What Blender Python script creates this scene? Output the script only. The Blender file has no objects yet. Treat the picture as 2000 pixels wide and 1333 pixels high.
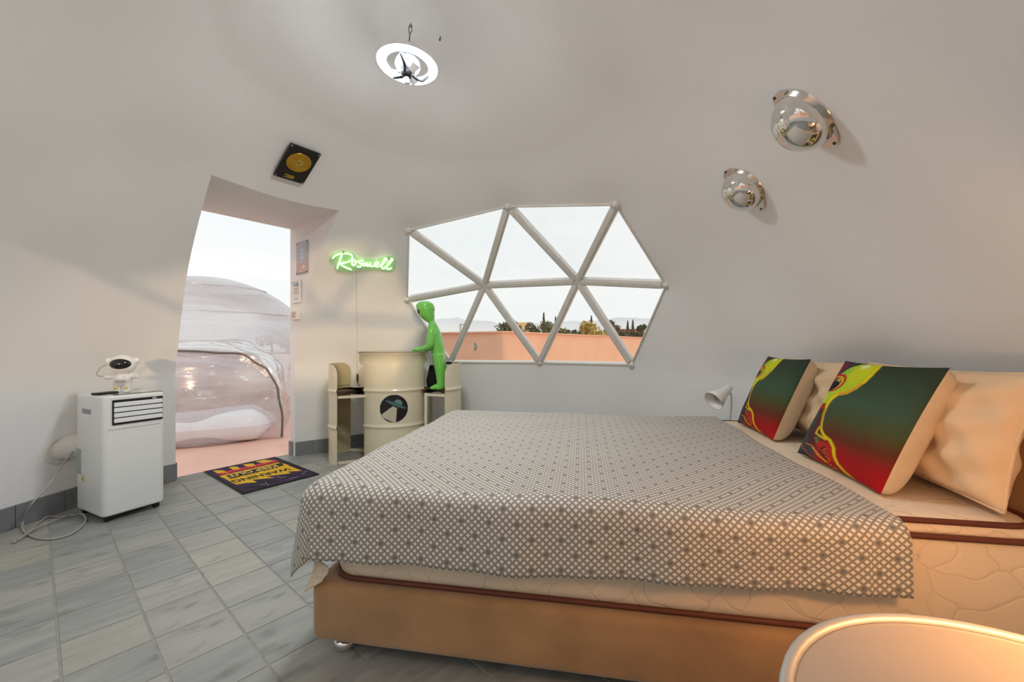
import bpy, bmesh, math, random
import numpy as np
from mathutils import Vector, Matrix
from mathutils.bvhtree import BVHTree

# ---------------------------------------------------------------- camera, sky, sun, exposure
SC = bpy.context.scene
COL = SC.collection
FPX, CYPX, CAMH = 795.0, 672.0, 0.955
cam_d = bpy.data.cameras.new('camera'); cam = bpy.data.objects.new('camera', cam_d); COL.objects.link(cam)
cam.location = (0, 0, CAMH); cam.rotation_euler = (math.pi/2, 0, 0)
cam_d.sensor_width = 36; cam_d.lens = FPX/2000*36
cam_d.shift_y = (CYPX-666.5)/2000
cam_d.clip_start = 0.02; cam_d.clip_end = 3000
SC.camera = cam
vs = SC.view_settings
vs.view_transform = 'Standard'; vs.look = 'None'; vs.gamma = 1; vs.use_curve_mapping = False
vs.exposure = 0.0

def build_world():
    w = bpy.data.worlds.new('sky'); SC.world = w; w.use_nodes = True
    nt = w.node_tree; N = nt.nodes; L = nt.links; N.clear()
    out = N.new('ShaderNodeOutputWorld'); bg = N.new('ShaderNodeBackground')
    tc = N.new('ShaderNodeTexCoord'); mp = N.new('ShaderNodeMapping'); mp.inputs['Scale'].default_value = (1.5, 1.5, 9)
    nz = N.new('ShaderNodeTexNoise'); nz.inputs['Scale'].default_value = 1.6; nz.inputs['Detail'].default_value = 6
    cr = N.new('ShaderNodeValToRGB'); e = cr.color_ramp.elements
    e[0].position = .35; e[0].color = (.83, .86, .87, 1); e[1].position = .68; e[1].color = (.90, .905, .89, 1)
    L.new(tc.outputs['Generated'], mp.inputs['Vector']); L.new(mp.outputs['Vector'], nz.inputs['Vector'])
    L.new(nz.outputs['Fac'], cr.inputs['Fac']); L.new(cr.outputs['Color'], bg.inputs['Color'])
    bg.inputs['Strength'].default_value = 1.12
    L.new(bg.outputs['Background'], out.inputs['Surface'])
build_world()

SUN_EL = math.radians(5.0); SUN_TRAVEL = Vector((-.31, .95, 0)).normalized()
sd = bpy.data.lights.new('sun', 'SUN'); so = bpy.data.objects.new('sun', sd); COL.objects.link(so)
sd.energy = 1.15; sd.color = (1.0, .68, .38); sd.angle = math.radians(2.5)
_sv = Vector((SUN_TRAVEL.x*math.cos(SUN_EL), SUN_TRAVEL.y*math.cos(SUN_EL), -math.sin(SUN_EL)))
so.rotation_euler = _sv.to_track_quat('-Z', 'Y').to_euler(); so.location = (2, -8, 6)
RING_STRENGTH = 260.0
BEDLAMP_W = 6.0

random.seed(7); RNG = np.random.RandomState(7)
# ---------------------------------------------------------------- pixel helpers (photo frame 2000x1333)
CAMP = Vector((0, 0, CAMH))
def ray(u, v): return Vector(((u-1000)/FPX, 1.0, (CYPX-v)/FPX))
def at_z(u, v, z): d = ray(u, v); return CAMP+d*((z-CAMH)/d.z)
def at_y(u, v, y): return CAMP+ray(u, v)*y
def on_plane(u, v, p, n): d = ray(u, v); return CAMP+d*((p-CAMP).dot(n)/d.dot(n))
def homog(src, dst):
    A = []
    for (x, y), (u, v) in zip(src, dst):
        A.append([x, y, 1, 0, 0, 0, -u*x, -u*y, -u]); A.append([0, 0, 0, x, y, 1, -v*x, -v*y, -v])
    return np.linalg.svd(np.array(A, float))[2][-1].reshape(3, 3)
def happly(Hm, pts):
    p = np.c_[np.array(pts, float), np.ones(len(pts))]@Hm.T
    return p[:, :2]/p[:, 2:3]

# ---------------------------------------------------------------- materials
def lin(c):
    c = np.array(c, float)/255.0
    return tuple(np.where(c <= .04045, c/12.92, ((c+.055)/1.055)**2.4))
MATS = {}
def new_mat(name):
    m = bpy.data.materials.new(name); m.use_nodes = True; MATS[name] = m
    nt = m.node_tree; return m, nt.nodes, nt.links, nt.nodes['Principled BSDF']
def pm(name, col, rough=.5, metal=0, var=.06, scale=12, bump=0, bscale=60, stretch=(1, 1, 1), trans=None, sheen=0, coat=0, spec=.5, col2=None, detail=4):
    m, N, L, b = new_mat(name)
    tc = N.new('ShaderNodeTexCoord'); mp = N.new('ShaderNodeMapping'); mp.inputs['Scale'].default_value = stretch
    L.new(tc.outputs['Object'], mp.inputs['Vector'])
    nz = N.new('ShaderNodeTexNoise'); nz.inputs['Scale'].default_value = scale; nz.inputs['Detail'].default_value = detail
    L.new(mp.outputs['Vector'], nz.inputs['Vector'])
    cr = N.new('ShaderNodeValToRGB'); e = cr.color_ramp.elements
    c = lin(col); c2 = lin(col2) if col2 else None
    e[0].position = .3; e[1].position = .7
    e[0].color = tuple(max(0, x*(1-var)) for x in c)+(1,) if c2 is None else c+(1,)
    e[1].color = tuple(min(1, x*(1+var)) for x in c)+(1,) if c2 is None else c2+(1,)
    L.new(nz.outputs['Fac'], cr.inputs['Fac']); L.new(cr.outputs['Color'], b.inputs['Base Color'])
    b.inputs['Roughness'].default_value = rough; b.inputs['Metallic'].default_value = metal
    b.inputs['Specular IOR Level'].default_value = spec
    if sheen: b.inputs['Sheen Weight'].default_value = sheen
    if coat: b.inputs['Coat Weight'].default_value = coat; b.inputs['Coat Roughness'].default_value = .08
    if bump:
        n2 = N.new('ShaderNodeTexNoise'); n2.inputs['Scale'].default_value = bscale; n2.inputs['Detail'].default_value = 5
        L.new(mp.outputs['Vector'], n2.inputs['Vector'])
        bp = N.new('ShaderNodeBump'); bp.inputs['Strength'].default_value = bump; bp.inputs['Distance'].default_value = .01
        L.new(n2.outputs['Fac'], bp.inputs['Height']); L.new(bp.outputs['Normal'], b.inputs['Normal'])
    return m
def emit(name, col, strength):
    m, N, L, b = new_mat(name)
    b.inputs['Base Color'].default_value = (.9, .9, .9, 1)
    b.inputs['Emission Color'].default_value = tuple(col)+(1,); b.inputs['Emission Strength'].default_value = strength
    return m
def vcol(name, rough=.8, bump=0, bscale=300, spec=.3):
    m, N, L, b = new_mat(name)
    a = N.new('ShaderNodeAttribute'); a.attribute_name = 'Col'
    L.new(a.outputs['Color'], b.inputs['Base Color']); b.inputs['Roughness'].default_value = rough
    b.inputs['Specular IOR Level'].default_value = spec
    if bump:
        tc = N.new('ShaderNodeTexCoord'); nz = N.new('ShaderNodeTexNoise'); nz.inputs['Scale'].default_value = bscale
        L.new(tc.outputs['Object'], nz.inputs['Vector'])
        bp = N.new('ShaderNodeBump'); bp.inputs['Strength'].default_value = bump; bp.inputs['Distance'].default_value = .004
        L.new(nz.outputs['Fac'], bp.inputs['Height']); L.new(bp.outputs['Normal'], b.inputs['Normal'])
    return m
def clear_mat(name, tint=(1, 1, 1), gloss=.06, rough=.02, white=0.0, whitecol=(.9, .92, .95), bump=0, bscale=3, stretch=(1, 1, 1), vary=0):
    m, N, L, b = new_mat(name); out = N['Material Output']; N.remove(b)
    tr = N.new('ShaderNodeBsdfTransparent'); tr.inputs['Color'].default_value = tuple(tint)+(1,)
    gl = N.new('ShaderNodeBsdfGlossy'); gl.inputs['Roughness'].default_value = rough
    mx = N.new('ShaderNodeMixShader'); mx.inputs['Fac'].default_value = gloss
    lw = N.new('ShaderNodeLayerWeight'); lw.inputs['Blend'].default_value = .25
    mm = N.new('ShaderNodeMath'); mm.operation = 'MULTIPLY_ADD'; mm.inputs[1].default_value = .5; mm.inputs[2].default_value = gloss
    L.new(lw.outputs['Fresnel'], mm.inputs[0])
    last = tr
    if white:
        df = N.new('ShaderNodeBsdfDiffuse'); df.inputs['Color'].default_value = tuple(whitecol)+(1,)
        tl = N.new('ShaderNodeBsdfTranslucent'); tl.inputs['Color'].default_value = tuple(whitecol)+(1,)
        ad = N.new('ShaderNodeMixShader'); L.new(df.outputs[0], ad.inputs[1]); L.new(tl.outputs[0], ad.inputs[2])
        m2 = N.new('ShaderNodeMixShader'); m2.inputs['Fac'].default_value = white
        L.new(tr.outputs[0], m2.inputs[1]); L.new(ad.outputs[0], m2.inputs[2]); last = m2
    tc = N.new('ShaderNodeTexCoord'); mp = N.new('ShaderNodeMapping'); mp.inputs['Scale'].default_value = stretch
    L.new(tc.outputs['Object'], mp.inputs['Vector'])
    nz = N.new('ShaderNodeTexNoise'); nz.inputs['Scale'].default_value = bscale; nz.inputs['Detail'].default_value = 6
    L.new(mp.outputs['Vector'], nz.inputs['Vector'])
    if white and vary:
        ma = N.new('ShaderNodeMapRange'); ma.inputs['From Min'].default_value = .35; ma.inputs['From Max'].default_value = .7
        ma.inputs['To Min'].default_value = max(0, white-vary); ma.inputs['To Max'].default_value = min(1, white+vary)
        L.new(nz.outputs['Fac'], ma.inputs['Value']); L.new(ma.outputs[0], m2.inputs['Fac'])
    if bump:
        bp = N.new('ShaderNodeBump'); bp.inputs['Strength'].default_value = bump; bp.inputs['Distance'].default_value = .05
        L.new(nz.outputs['Fac'], bp.inputs['Height']); L.new(bp.outputs['Normal'], gl.inputs['Normal'])
    L.new(mm.outputs[0], mx.inputs['Fac'])
    L.new(last.outputs[0], mx.inputs[1]); L.new(gl.outputs[0], mx.inputs[2]); L.new(mx.outputs[0], out.inputs['Surface'])
    return m

# ---------------------------------------------------------------- mesh helpers
class MB:
    def __init__(s): s.v = []; s.f = []; s.sm = []; s.uv = {}; s.c = None
    def add(s, vs_, fs, smooth=False):
        o = len(s.v); s.v += [tuple(p) for p in vs_]
        for f in fs: s.f.append(tuple(i+o for i in f)); s.sm.append(smooth)
        return s
    def box(s, c, d, R=None, bev=0):
        x, y, z = (k/2 for k in d); c = Vector(c)
        P = [Vector((sx*x, sy*y, sz*z)) for sz in (-1, 1) for sy in (-1, 1) for sx in (-1, 1)]
        if bev:
            b = bmesh.new(); vv = [b.verts.new(p) for p in P]
            for f in BOXF: b.faces.new([vv[i] for i in f])
            bmesh.ops.bevel(b, geom=b.edges[:], offset=bev, segments=2, profile=.6, affect='EDGES')
            b.verts.index_update(); P = [v.co.copy() for v in b.verts]; F = [[v.index for v in f.verts] for f in b.faces]; b.free()
        else: F = BOXF
        if R is not None: P = [R@p for p in P]
        return s.add([p+c for p in P], F, False)
    def loft(s, rings, cap=True, smooth=True, closed=True):
        n = len(rings[0]); V = [p for r in rings for p in r]; F = []
        for i in range(len(rings)-1):
            for j in range(n if closed else n-1):
                k = (j+1) % n; F.append((i*n+j, i*n+k, (i+1)*n+k, (i+1)*n+j))
        o = len(s.v); s.add(V, F, smooth)
        if cap:
            s.f.append(tuple(o+j for j in reversed(range(n)))); s.sm.append(False)
            s.f.append(tuple(o+(len(rings)-1)*n+j for j in range(n))); s.sm.append(False)
        return s
    def lathe(s, prof, c=(0, 0, 0), n=24, M=None, cap=False, a0=0, a1=2*math.pi):
        full = abs(a1-a0-2*math.pi) < 1e-6; rings = []
        for r, z in prof:
            ring = []
            for k in range(n if full else n+1):
                a = a0+(a1-a0)*k/n; p = Vector((r*math.cos(a), r*math.sin(a), z))
                if M is not None: p = M@p
                ring.append(p+Vector(c))
            rings.append(ring)
        return s.loft(rings, cap=cap, closed=full)
    def tube(s, pts, r, n=8, cap=True, closed=False):
        pts = [Vector(p) for p in pts]; m = len(pts); rings = []; up = None
        for i, p in enumerate(pts):
            if closed: t = pts[(i+1) % m]-pts[i-1]
            else: t = pts[min(i+1, m-1)]-pts[max(i-1, 0)]
            if t.length < 1e-9: t = Vector((0, 0, 1))
            t.normalize()
            if up is None: up = t.orthogonal().normalized()
            up = (up-t*up.dot(t))
            up = up.normalized() if up.length > 1e-6 else t.orthogonal().normalized()
            w = t.cross(up); rr = r[i] if hasattr(r, '__len__') else r
            rings.append([p+(up*math.cos(2*math.pi*k/n)+w*math.sin(2*math.pi*k/n))*rr for k in range(n)])
        if closed: rings.append(rings[0])
        return s.loft(rings, cap=cap and not closed)
    def ell(s, c, rad, M=None, nu=20, nv=12):
        c = Vector(c); rings = []
        for i in range(nv+1):
            t = -math.pi/2+math.pi*i/nv; ring = []
            for k in range(nu):
                a = 2*math.pi*k/nu
                p = Vector((rad[0]*max(math.cos(t), 1e-3)*math.cos(a), rad[1]*max(math.cos(t), 1e-3)*math.sin(a), rad[2]*math.sin(t)))
                ring.append(c+(M@p if M is not None else p))
            rings.append(ring)
        return s.loft(rings)
    def poly(s, pts, th, n=None):
        pts = [Vector(p) for p in pts]
        if n is None:
            n = Vector((0, 0, 0))
            for i in range(len(pts)): n += pts[i].cross(pts[(i+1) % len(pts)])
            n.normalize()
        m = len(pts); V = pts+[p+n*th for p in pts]
        F = [tuple(reversed(range(m))), tuple(range(m, 2*m))]+[(i, (i+1) % m, m+(i+1) % m, m+i) for i in range(m)]
        return s.add(V, F)
    def grid(s, fn, nu, nv, smooth=True, col=None, uv=None):
        V = [fn(i/nu, j/nv) for j in range(nv+1) for i in range(nu+1)]
        F = [(j*(nu+1)+i, j*(nu+1)+i+1, (j+1)*(nu+1)+i+1, (j+1)*(nu+1)+i) for j in range(nv) for i in range(nu)]
        o = len(s.v); s.add(V, F, smooth)
        if col is not None:
            if s.c is None: s.c = {}
            for j in range(nv+1):
                for i in range(nu+1): s.c[o+j*(nu+1)+i] = col[j][i]
        if uv is not None:
            for j in range(nv+1):
                for i in range(nu+1): s.uv[o+j*(nu+1)+i] = uv(i/nu, j/nv)
        return s
    def mesh(s, name, mat):
        me = bpy.data.meshes.new(name); me.from_pydata(s.v, [], s.f)
        me.polygons.foreach_set('use_smooth', s.sm)
        if s.uv:
            ul = me.uv_layers.new(name='UVMap')
            for lp in me.loops: ul.data[lp.index].uv = s.uv.get(lp.vertex_index, (0, 0))
        if s.c is not None:
            at = me.color_attributes.new('Col', 'FLOAT_COLOR', 'POINT')
            for i in range(len(s.v)): at.data[i].color = tuple(s.c.get(i, (.5, .5, .5)))+(1,)
        if mat is not None: me.materials.append(mat)
        me.update(); return me
    def build(s, name, mat, parent=None, **kw):
        o = bpy.data.objects.new(name, s.mesh(name, MATS[mat] if isinstance(mat, str) else mat)); COL.objects.link(o)
        if parent is not None: o.parent = parent
        for k, v in kw.items(): o[k] = v
        return o
BOXF = [(0, 2, 3, 1), (4, 5, 7, 6), (0, 1, 5, 4), (2, 6, 7, 3), (0, 4, 6, 2), (1, 3, 7, 5)]
def thing(name, label, cat, loc=(0, 0, 0), rz=0, group=None, R=None):
    o = bpy.data.objects.new(name, None); COL.objects.link(o); o.empty_display_size = .05
    if R is not None: o.matrix_world = Matrix.Translation(Vector(loc))@R.to_4x4()
    else: o.location = loc; o.rotation_euler = (0, 0, rz)
    o['label'] = label; o['category'] = cat
    if group: o['group'] = group
    return o
def tag(o, label, cat, group=None):
    o['label'] = label; o['category'] = cat
    if group: o['group'] = group
    return o
def copy_tree(o, parent=None):
    c = o.copy(); COL.objects.link(c); c.parent = parent
    for ch in list(o.children): copy_tree(ch, c)
    return c
def frame_of(xa, ya):
    x = Vector(xa).normalized(); y = Vector(ya); z = x.cross(y).normalized(); y = z.cross(x)
    return Matrix((x, y, z)).transposed()
def crom(pts, n=6, closed=False):
    P = [Vector(p) for p in pts]; m = len(P); out = []
    for i in range(m if closed else m-1):
        if closed: a, b, c, d = P[i-1], P[i], P[(i+1) % m], P[(i+2) % m]
        else: a, b, c, d = P[max(i-1, 0)], P[i], P[i+1], P[min(i+2, m-1)]
        for k in range(n):
            t = k/n
            out.append(.5*((2*b)+(c-a)*t+(2*a-5*b+4*c-d)*t*t+(3*b-a-3*c+d)*t**3))
    if not closed: out.append(P[-1])
    return out
def rrect(w, h, r, z, n=5, cx=0, cy=0):
    out = []
    for (sx, sy, a0) in ((1, 1, 0), (-1, 1, 90), (-1, -1, 180), (1, -1, 270)):
        for k in range(n+1):
            a = math.radians(a0+90*k/n)
            out.append(Vector((cx+sx*(w/2-r)+r*math.cos(a), cy+sy*(h/2-r)+r*math.sin(a), z)))
    return out
def remeshed(mb, name, mat, voxel, parent=None, smooth=6):
    me = mb.mesh(name+'_raw', None); o = bpy.data.objects.new(name+'_raw', me); COL.objects.link(o)
    m = o.modifiers.new('r', 'REMESH'); m.mode = 'VOXEL'; m.voxel_size = voxel; m.use_smooth_shade = True
    s = o.modifiers.new('s', 'SMOOTH'); s.iterations = smooth; s.factor = .5
    dg = bpy.context.evaluated_depsgraph_get(); dg.update()
    me2 = bpy.data.meshes.new_from_object(o.evaluated_get(dg)); bpy.data.objects.remove(o); bpy.data.meshes.remove(me)
    me2.name = name; me2.materials.clear(); me2.materials.append(MATS[mat])
    for p in me2.polygons: p.use_smooth = True
    r = bpy.data.objects.new(name, me2); COL.objects.link(r)
    if parent is not None: r.parent = parent
    return r
def inpoly(x, y, poly):
    r = np.zeros(np.shape(x), bool); n = len(poly)
    for i in range(n):
        x1, y1 = poly[i]; x2, y2 = poly[(i+1) % n]
        c = ((y1 > y) != (y2 > y)) & (x < (x2-x1)*(y-y1)/((y2-y1) if abs(y2-y1) > 1e-9 else 1e-9)+x1)
        r ^= c
    return r
def dline(x, y, pts):
    d = np.full(np.shape(x), 1e9)
    for (x1, y1), (x2, y2) in zip(pts[:-1], pts[1:]):
        dx, dy = x2-x1, y2-y1; t = np.clip(((x-x1)*dx+(y-y1)*dy)/(dx*dx+dy*dy+1e-12), 0, 1)
        d = np.minimum(d, np.hypot(x-x1-t*dx, y-y1-t*dy))
    return d
def text_part(txt, size, mat, parent, M, name='lettering', ext=.0006, bold=0):
    c = bpy.data.curves.new(name, 'FONT'); c.body = txt; c.size = size; c.extrude = ext; c.align_x = 'CENTER'; c.align_y = 'CENTER'; c.offset = bold
    o = bpy.data.objects.new(name+'_c', c); COL.objects.link(o)
    dg = bpy.context.evaluated_depsgraph_get(); dg.update()
    me = bpy.data.meshes.new_from_object(o.evaluated_get(dg)); bpy.data.objects.remove(o)
    me.materials.clear(); me.materials.append(MATS[mat]); me.transform(M)
    r = bpy.data.objects.new(name, me); COL.objects.link(r); r.parent = parent
    return r

# ---------------------------------------------------------------- palette
pm('plaster', (231, 231, 230), .75, var=.02, scale=1.5, bump=.04, bscale=90)
pm('reveal', (230, 229, 229), .7, var=.015, scale=2)
pm('skirting', (122, 126, 128), .45, var=.1, scale=9, bump=.05)
pm('grout', (146, 143, 136), .9, var=.1, scale=30)
pm('alu', (226, 223, 217), .4, metal=.2, var=.05, scale=20)
pm('alu_dark', (120, 118, 114), .45, metal=.5)
pm('white_plastic', (232, 232, 230), .35, var=.015, scale=4)
pm('white_plastic_matte', (222, 222, 220), .6, var=.02)
pm('grey_plastic', (150, 152, 152), .5)
pm('black_plastic', (18, 18, 20), .4)
pm('black_gloss', (10, 10, 12), .08, coat=.6)
pm('chrome', (225, 222, 216), .05, metal=1, var=.01)
pm('flange_steel', (214, 208, 198), .16, metal=1, var=.02)
pm('cream_paint', (224, 212, 182), .28, var=.02, scale=5, coat=.3)
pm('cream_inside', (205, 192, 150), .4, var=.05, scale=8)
pm('dark_wood', (74, 52, 40), .5, var=.3, scale=14, stretch=(1, 8, 8), bump=.1)
pm('alien_green', (116, 200, 84), .22, var=.06, scale=8, coat=.4)
pm('eye_black', (8, 8, 8), .12, coat=.5)
pm('velvet', (160, 121, 80), .85, var=.2, scale=5, bump=.12, bscale=40, sheen=.4)
pm('spread_reverse', (214, 196, 172), .8, var=.12, scale=90)
pm('mattress_piping', (96, 44, 24), .6, var=.1)
pm('pillow_cotton', (214, 184, 148), .85, var=.03, scale=6, bump=.25, bscale=14)
pm('cushion_back', (214, 196, 172), .9, var=.04, scale=30, bump=.15, bscale=60)
pm('night_metal', (158, 144, 130), .32, var=.02, coat=.3)
pm('lamp_grey', (30, 30, 32), .7, spec=.1)
pm('lamp_housing', (104, 106, 110), .6, spec=.1)
pm('film_white', (236, 238, 242), .3, var=.05, scale=4, bump=.6, bscale=6)
pm('night_rim', (178, 174, 168), .4, metal=.3, var=.02)
pm('gold', (205, 162, 62), .25, metal=.9, var=.15, scale=30)
pm('gold_label', (190, 160, 80), .35, metal=.7, var=.1)
pm('record_black', (20, 18, 18), .35)
pm('wire_grey', (168, 164, 156), .5)
pm('wire_dark', (70, 66, 60), .5)
pm('wire_white', (214, 210, 200), .45)
pm('duct', (224, 220, 212), .6, bump=.1)
pm('duct_ring', (120, 112, 100), .6)
pm('sticker_grey', (168, 174, 172), .5, var=.1, scale=60)
pm('sticker_yellow', (214, 186, 40), .5)
pm('poster_pink', (196, 168, 166), .5)
pm('black_fabric', (22, 21, 23), .85, var=.2, bump=.3, bscale=20)
pm('terracotta_wall', (226, 184, 156), .9, var=.05, scale=1.5, bump=.2, bscale=25)
pm('terracotta_ground', (236, 192, 174), .85, var=.07, scale=2.2, bump=.06, bscale=15)
pm('brick_far', (176, 118, 92), .9)
pm('building_far', (218, 196, 150), .9)
pm('window_dark', (70, 66, 62), .4)
pm('mountain', (226, 227, 230), 1, var=.05, scale=.01, spec=0)  # pale tone paints the distance haze into the rock colour
pm('leaf_olive', (122, 124, 84), .8, var=.3, scale=1.2)
pm('leaf_cypress', (92, 96, 74), .85, var=.3, scale=1.2)
pm('leaf_yellow', (176, 156, 84), .8, var=.3, scale=1.2)
pm('bark', (98, 78, 60), .9)
pm('zip', (120, 108, 100), .5, var=.15)
pm('red_plastic', (130, 30, 40), .4)
pm('socket_white', (226, 224, 216), .4)
emit('ring_light', (.90, .96, 1.0), RING_STRENGTH)
emit('bulb_warm', (1.0, .62, .3), 12)
emit('neon_green', (.5, 1.0, .32), 3.2)
vcol('print_matte', .85, bump=.1, bscale=400)
vcol('print_gloss', .45)
clear_mat('pane_glass', (.985, .99, .985), gloss=.015)
clear_mat('acrylic_clear', (.9, 1, .9), gloss=.05, white=.30, whitecol=(.7, .9, .66))
clear_mat('bubble_film', (.97, .98, 1.0), gloss=.22, rough=.16, white=.58, vary=.40, whitecol=(.86, .93, 1.0), bump=.5, bscale=1.5, stretch=(.45, .45, 3.0))
clear_mat('tunnel_film', (.96, .95, .97), gloss=.25, rough=.18, white=.62, vary=.34, whitecol=(.97, .96, .97), bump=.9, bscale=2.6, stretch=(1, 1, 1.8))
clear_mat('door_film', (.95, .93, .94), gloss=.08, rough=.08, white=.34, vary=.3, whitecol=(.95, .92, .94), bump=.8, bscale=4, stretch=(.6, .6, 1.8))

def tile_mat():
    m, N, L, b = new_mat('cement_tile')
    tc = N.new('ShaderNodeTexCoord'); oi = N.new('ShaderNodeObjectInfo')
    cv = N.new('ShaderNodeVectorMath'); cv.operation = 'MULTIPLY_ADD'
    cb = N.new('ShaderNodeCombineXYZ'); ml = N.new('ShaderNodeMath'); ml.operation = 'MULTIPLY'; ml.inputs[1].default_value = 37.0
    L.new(oi.outputs['Random'], ml.inputs[0]); L.new(ml.outputs[0], cb.inputs[0]); L.new(ml.outputs[0], cb.inputs[1])
    cv.inputs[1].default_value = (4, 22, 1)
    L.new(tc.outputs['Object'], cv.inputs[0]); L.new(cb.outputs[0], cv.inputs[2])
    n1 = N.new('ShaderNodeTexNoise'); n1.inputs['Scale'].default_value = .9; n1.inputs['Detail'].default_value = 5
    L.new(cv.outputs[0], n1.inputs['Vector'])
    r1 = N.new('ShaderNodeValToRGB'); e = r1.color_ramp.elements
    e[0].position = .28; e[0].color = lin((148, 148, 145))+(1,); e[1].position = .72; e[1].color = lin((174, 172, 166))+(1,)
    L.new(n1.outputs['Fac'], r1.inputs['Fac'])
    r2 = N.new('ShaderNodeValToRGB'); r2.color_ramp.interpolation = 'LINEAR'; e = r2.color_ramp.elements
    e[0].position = 0; e[0].color = lin((222, 226, 226))+(1,); e[1].position = 1; e[1].color = lin((255, 250, 240))+(1,)
    x = e.new(.5); x.color = lin((232, 236, 236))+(1,)
    L.new(oi.outputs['Random'], r2.inputs['Fac'])
    mx = N.new('ShaderNodeMix'); mx.data_type = 'RGBA'; mx.blend_type = 'MULTIPLY'; mx.inputs['Factor'].default_value = 1
    L.new(r1.outputs['Color'], mx.inputs['A']); L.new(r2.outputs['Color'], mx.inputs['B'])
    # dark water stains of their own shape on a few tiles
    cv2 = N.new('ShaderNodeVectorMath'); cv2.operation = 'MULTIPLY_ADD'; cv2.inputs[1].default_value = (7, 16, 1)
    L.new(tc.outputs['Object'], cv2.inputs[0]); L.new(cb.outputs[0], cv2.inputs[2])
    n2 = N.new('ShaderNodeTexNoise'); n2.inputs['Scale'].default_value = 1; n2.inputs['Detail'].default_value = 2
    L.new(cv2.outputs[0], n2.inputs['Vector'])
    r3 = N.new('ShaderNodeMapRange'); r3.inputs['From Min'].default_value = .58; r3.inputs['From Max'].default_value = .74; r3.inputs['To Max'].default_value = .6
    L.new(n2.outputs['Fac'], r3.inputs['Value'])
    m3 = N.new('ShaderNodeMix'); m3.data_type = 'RGBA'; m3.inputs['B'].default_value = lin((98, 98, 90))+(1,)
    L.new(r3.outputs[0], m3.inputs['Factor']); L.new(mx.outputs['Result'], m3.inputs['A'])
    L.new(m3.outputs['Result'], b.inputs['Base Color']); b.inputs['Roughness'].default_value = .42
    bp = N.new('ShaderNodeBump'); bp.inputs['Strength'].default_value = .05; bp.inputs['Distance'].default_value = .01
    L.new(n1.outputs['Fac'], bp.inputs['Height']); L.new(bp.outputs['Normal'], b.inputs['Normal'])
tile_mat()

def spread_mat():
    m, N, L, b = new_mat('bedspread_weave')
    uv = N.new('ShaderNodeUVMap'); uv.uv_map = 'UVMap'
    mp = N.new('ShaderNodeMapping'); mp.inputs['Rotation'].default_value = (0, 0, math.radians(45)); P = .0138
    mp.inputs['Scale'].default_value = (1/P, 1/P, 1)
    L.new(uv.outputs[0], mp.inputs['Vector'])
    fr = N.new('ShaderNodeVectorMath'); fr.operation = 'FRACTION'; L.new(mp.outputs[0], fr.inputs[0])
    sb = N.new('ShaderNodeVectorMath'); sb.operation = 'SUBTRACT'; sb.inputs[1].default_value = (.5, .5, .5); L.new(fr.outputs[0], sb.inputs[0])
    ab = N.new('ShaderNodeVectorMath'); ab.operation = 'ABSOLUTE'; L.new(sb.outputs[0], ab.inputs[0])
    sp = N.new('ShaderNodeSeparateXYZ'); L.new(ab.outputs[0], sp.inputs[0])
    mxn = N.new('ShaderNodeMath'); mxn.operation = 'MAXIMUM'; L.new(sp.outputs[0], mxn.inputs[0]); L.new(sp.outputs[1], mxn.inputs[1])
    lt = N.new('ShaderNodeMath'); lt.operation = 'LESS_THAN'; lt.inputs[1].default_value = .30; L.new(mxn.outputs[0], lt.inputs[0])
    fl = N.new('ShaderNodeVectorMath'); fl.operation = 'FLOOR'; L.new(mp.outputs[0], fl.inputs[0])
    sf = N.new('ShaderNodeSeparateXYZ'); L.new(fl.outputs[0], sf.inputs[0])
    def mod3(sock):
        a = N.new('ShaderNodeMath'); a.operation = 'FLOORED_MODULO'; a.inputs[1].default_value = 4; L.new(sock, a.inputs[0])
        c = N.new('ShaderNodeMath'); c.operation = 'LESS_THAN'; c.inputs[1].default_value = .5; L.new(a.outputs[0], c.inputs[0]); return c
    a, c = mod3(sf.outputs[0]), mod3(sf.outputs[1])
    an = N.new('ShaderNodeMath'); an.operation = 'MULTIPLY'; L.new(a.outputs[0], an.inputs[0]); L.new(c.outputs[0], an.inputs[1])
    ng = N.new('ShaderNodeMath'); ng.operation = 'SUBTRACT'; ng.inputs[0].default_value = 1; L.new(an.outputs[0], ng.inputs[1])
    li = N.new('ShaderNodeMath'); li.operation = 'MULTIPLY'; L.new(lt.outputs[0], li.inputs[0]); L.new(ng.outputs[0], li.inputs[1])
    m1 = N.new('ShaderNodeMix'); m1.data_type = 'RGBA'; m1.inputs['A'].default_value = lin((134, 126, 116))+(1,); m1.inputs['B'].default_value = lin((212, 205, 194))+(1,)
    L.new(li.outputs[0], m1.inputs['Factor'])
    dk = N.new('ShaderNodeMath'); dk.operation = 'MULTIPLY'; L.new(an.outputs[0], dk.inputs[0]); L.new(lt.outputs[0], dk.inputs[1])
    m2 = N.new('ShaderNodeMix'); m2.data_type = 'RGBA'; m2.inputs['B'].default_value = lin((104, 102, 100))+(1,)
    L.new(dk.outputs[0], m2.inputs['Factor']); L.new(m1.outputs['Result'], m2.inputs['A'])
    L.new(m2.outputs['Result'], b.inputs['Base Color']); b.inputs['Roughness'].default_value = .62; b.inputs['Sheen Weight'].default_value = .15
    bp = N.new('ShaderNodeBump'); bp.inputs['Strength'].default_value = .15; bp.inputs['Distance'].default_value = .002
    L.new(li.outputs[0], bp.inputs['Height']); L.new(bp.outputs['Normal'], b.inputs['Normal'])
spread_mat()
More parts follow.
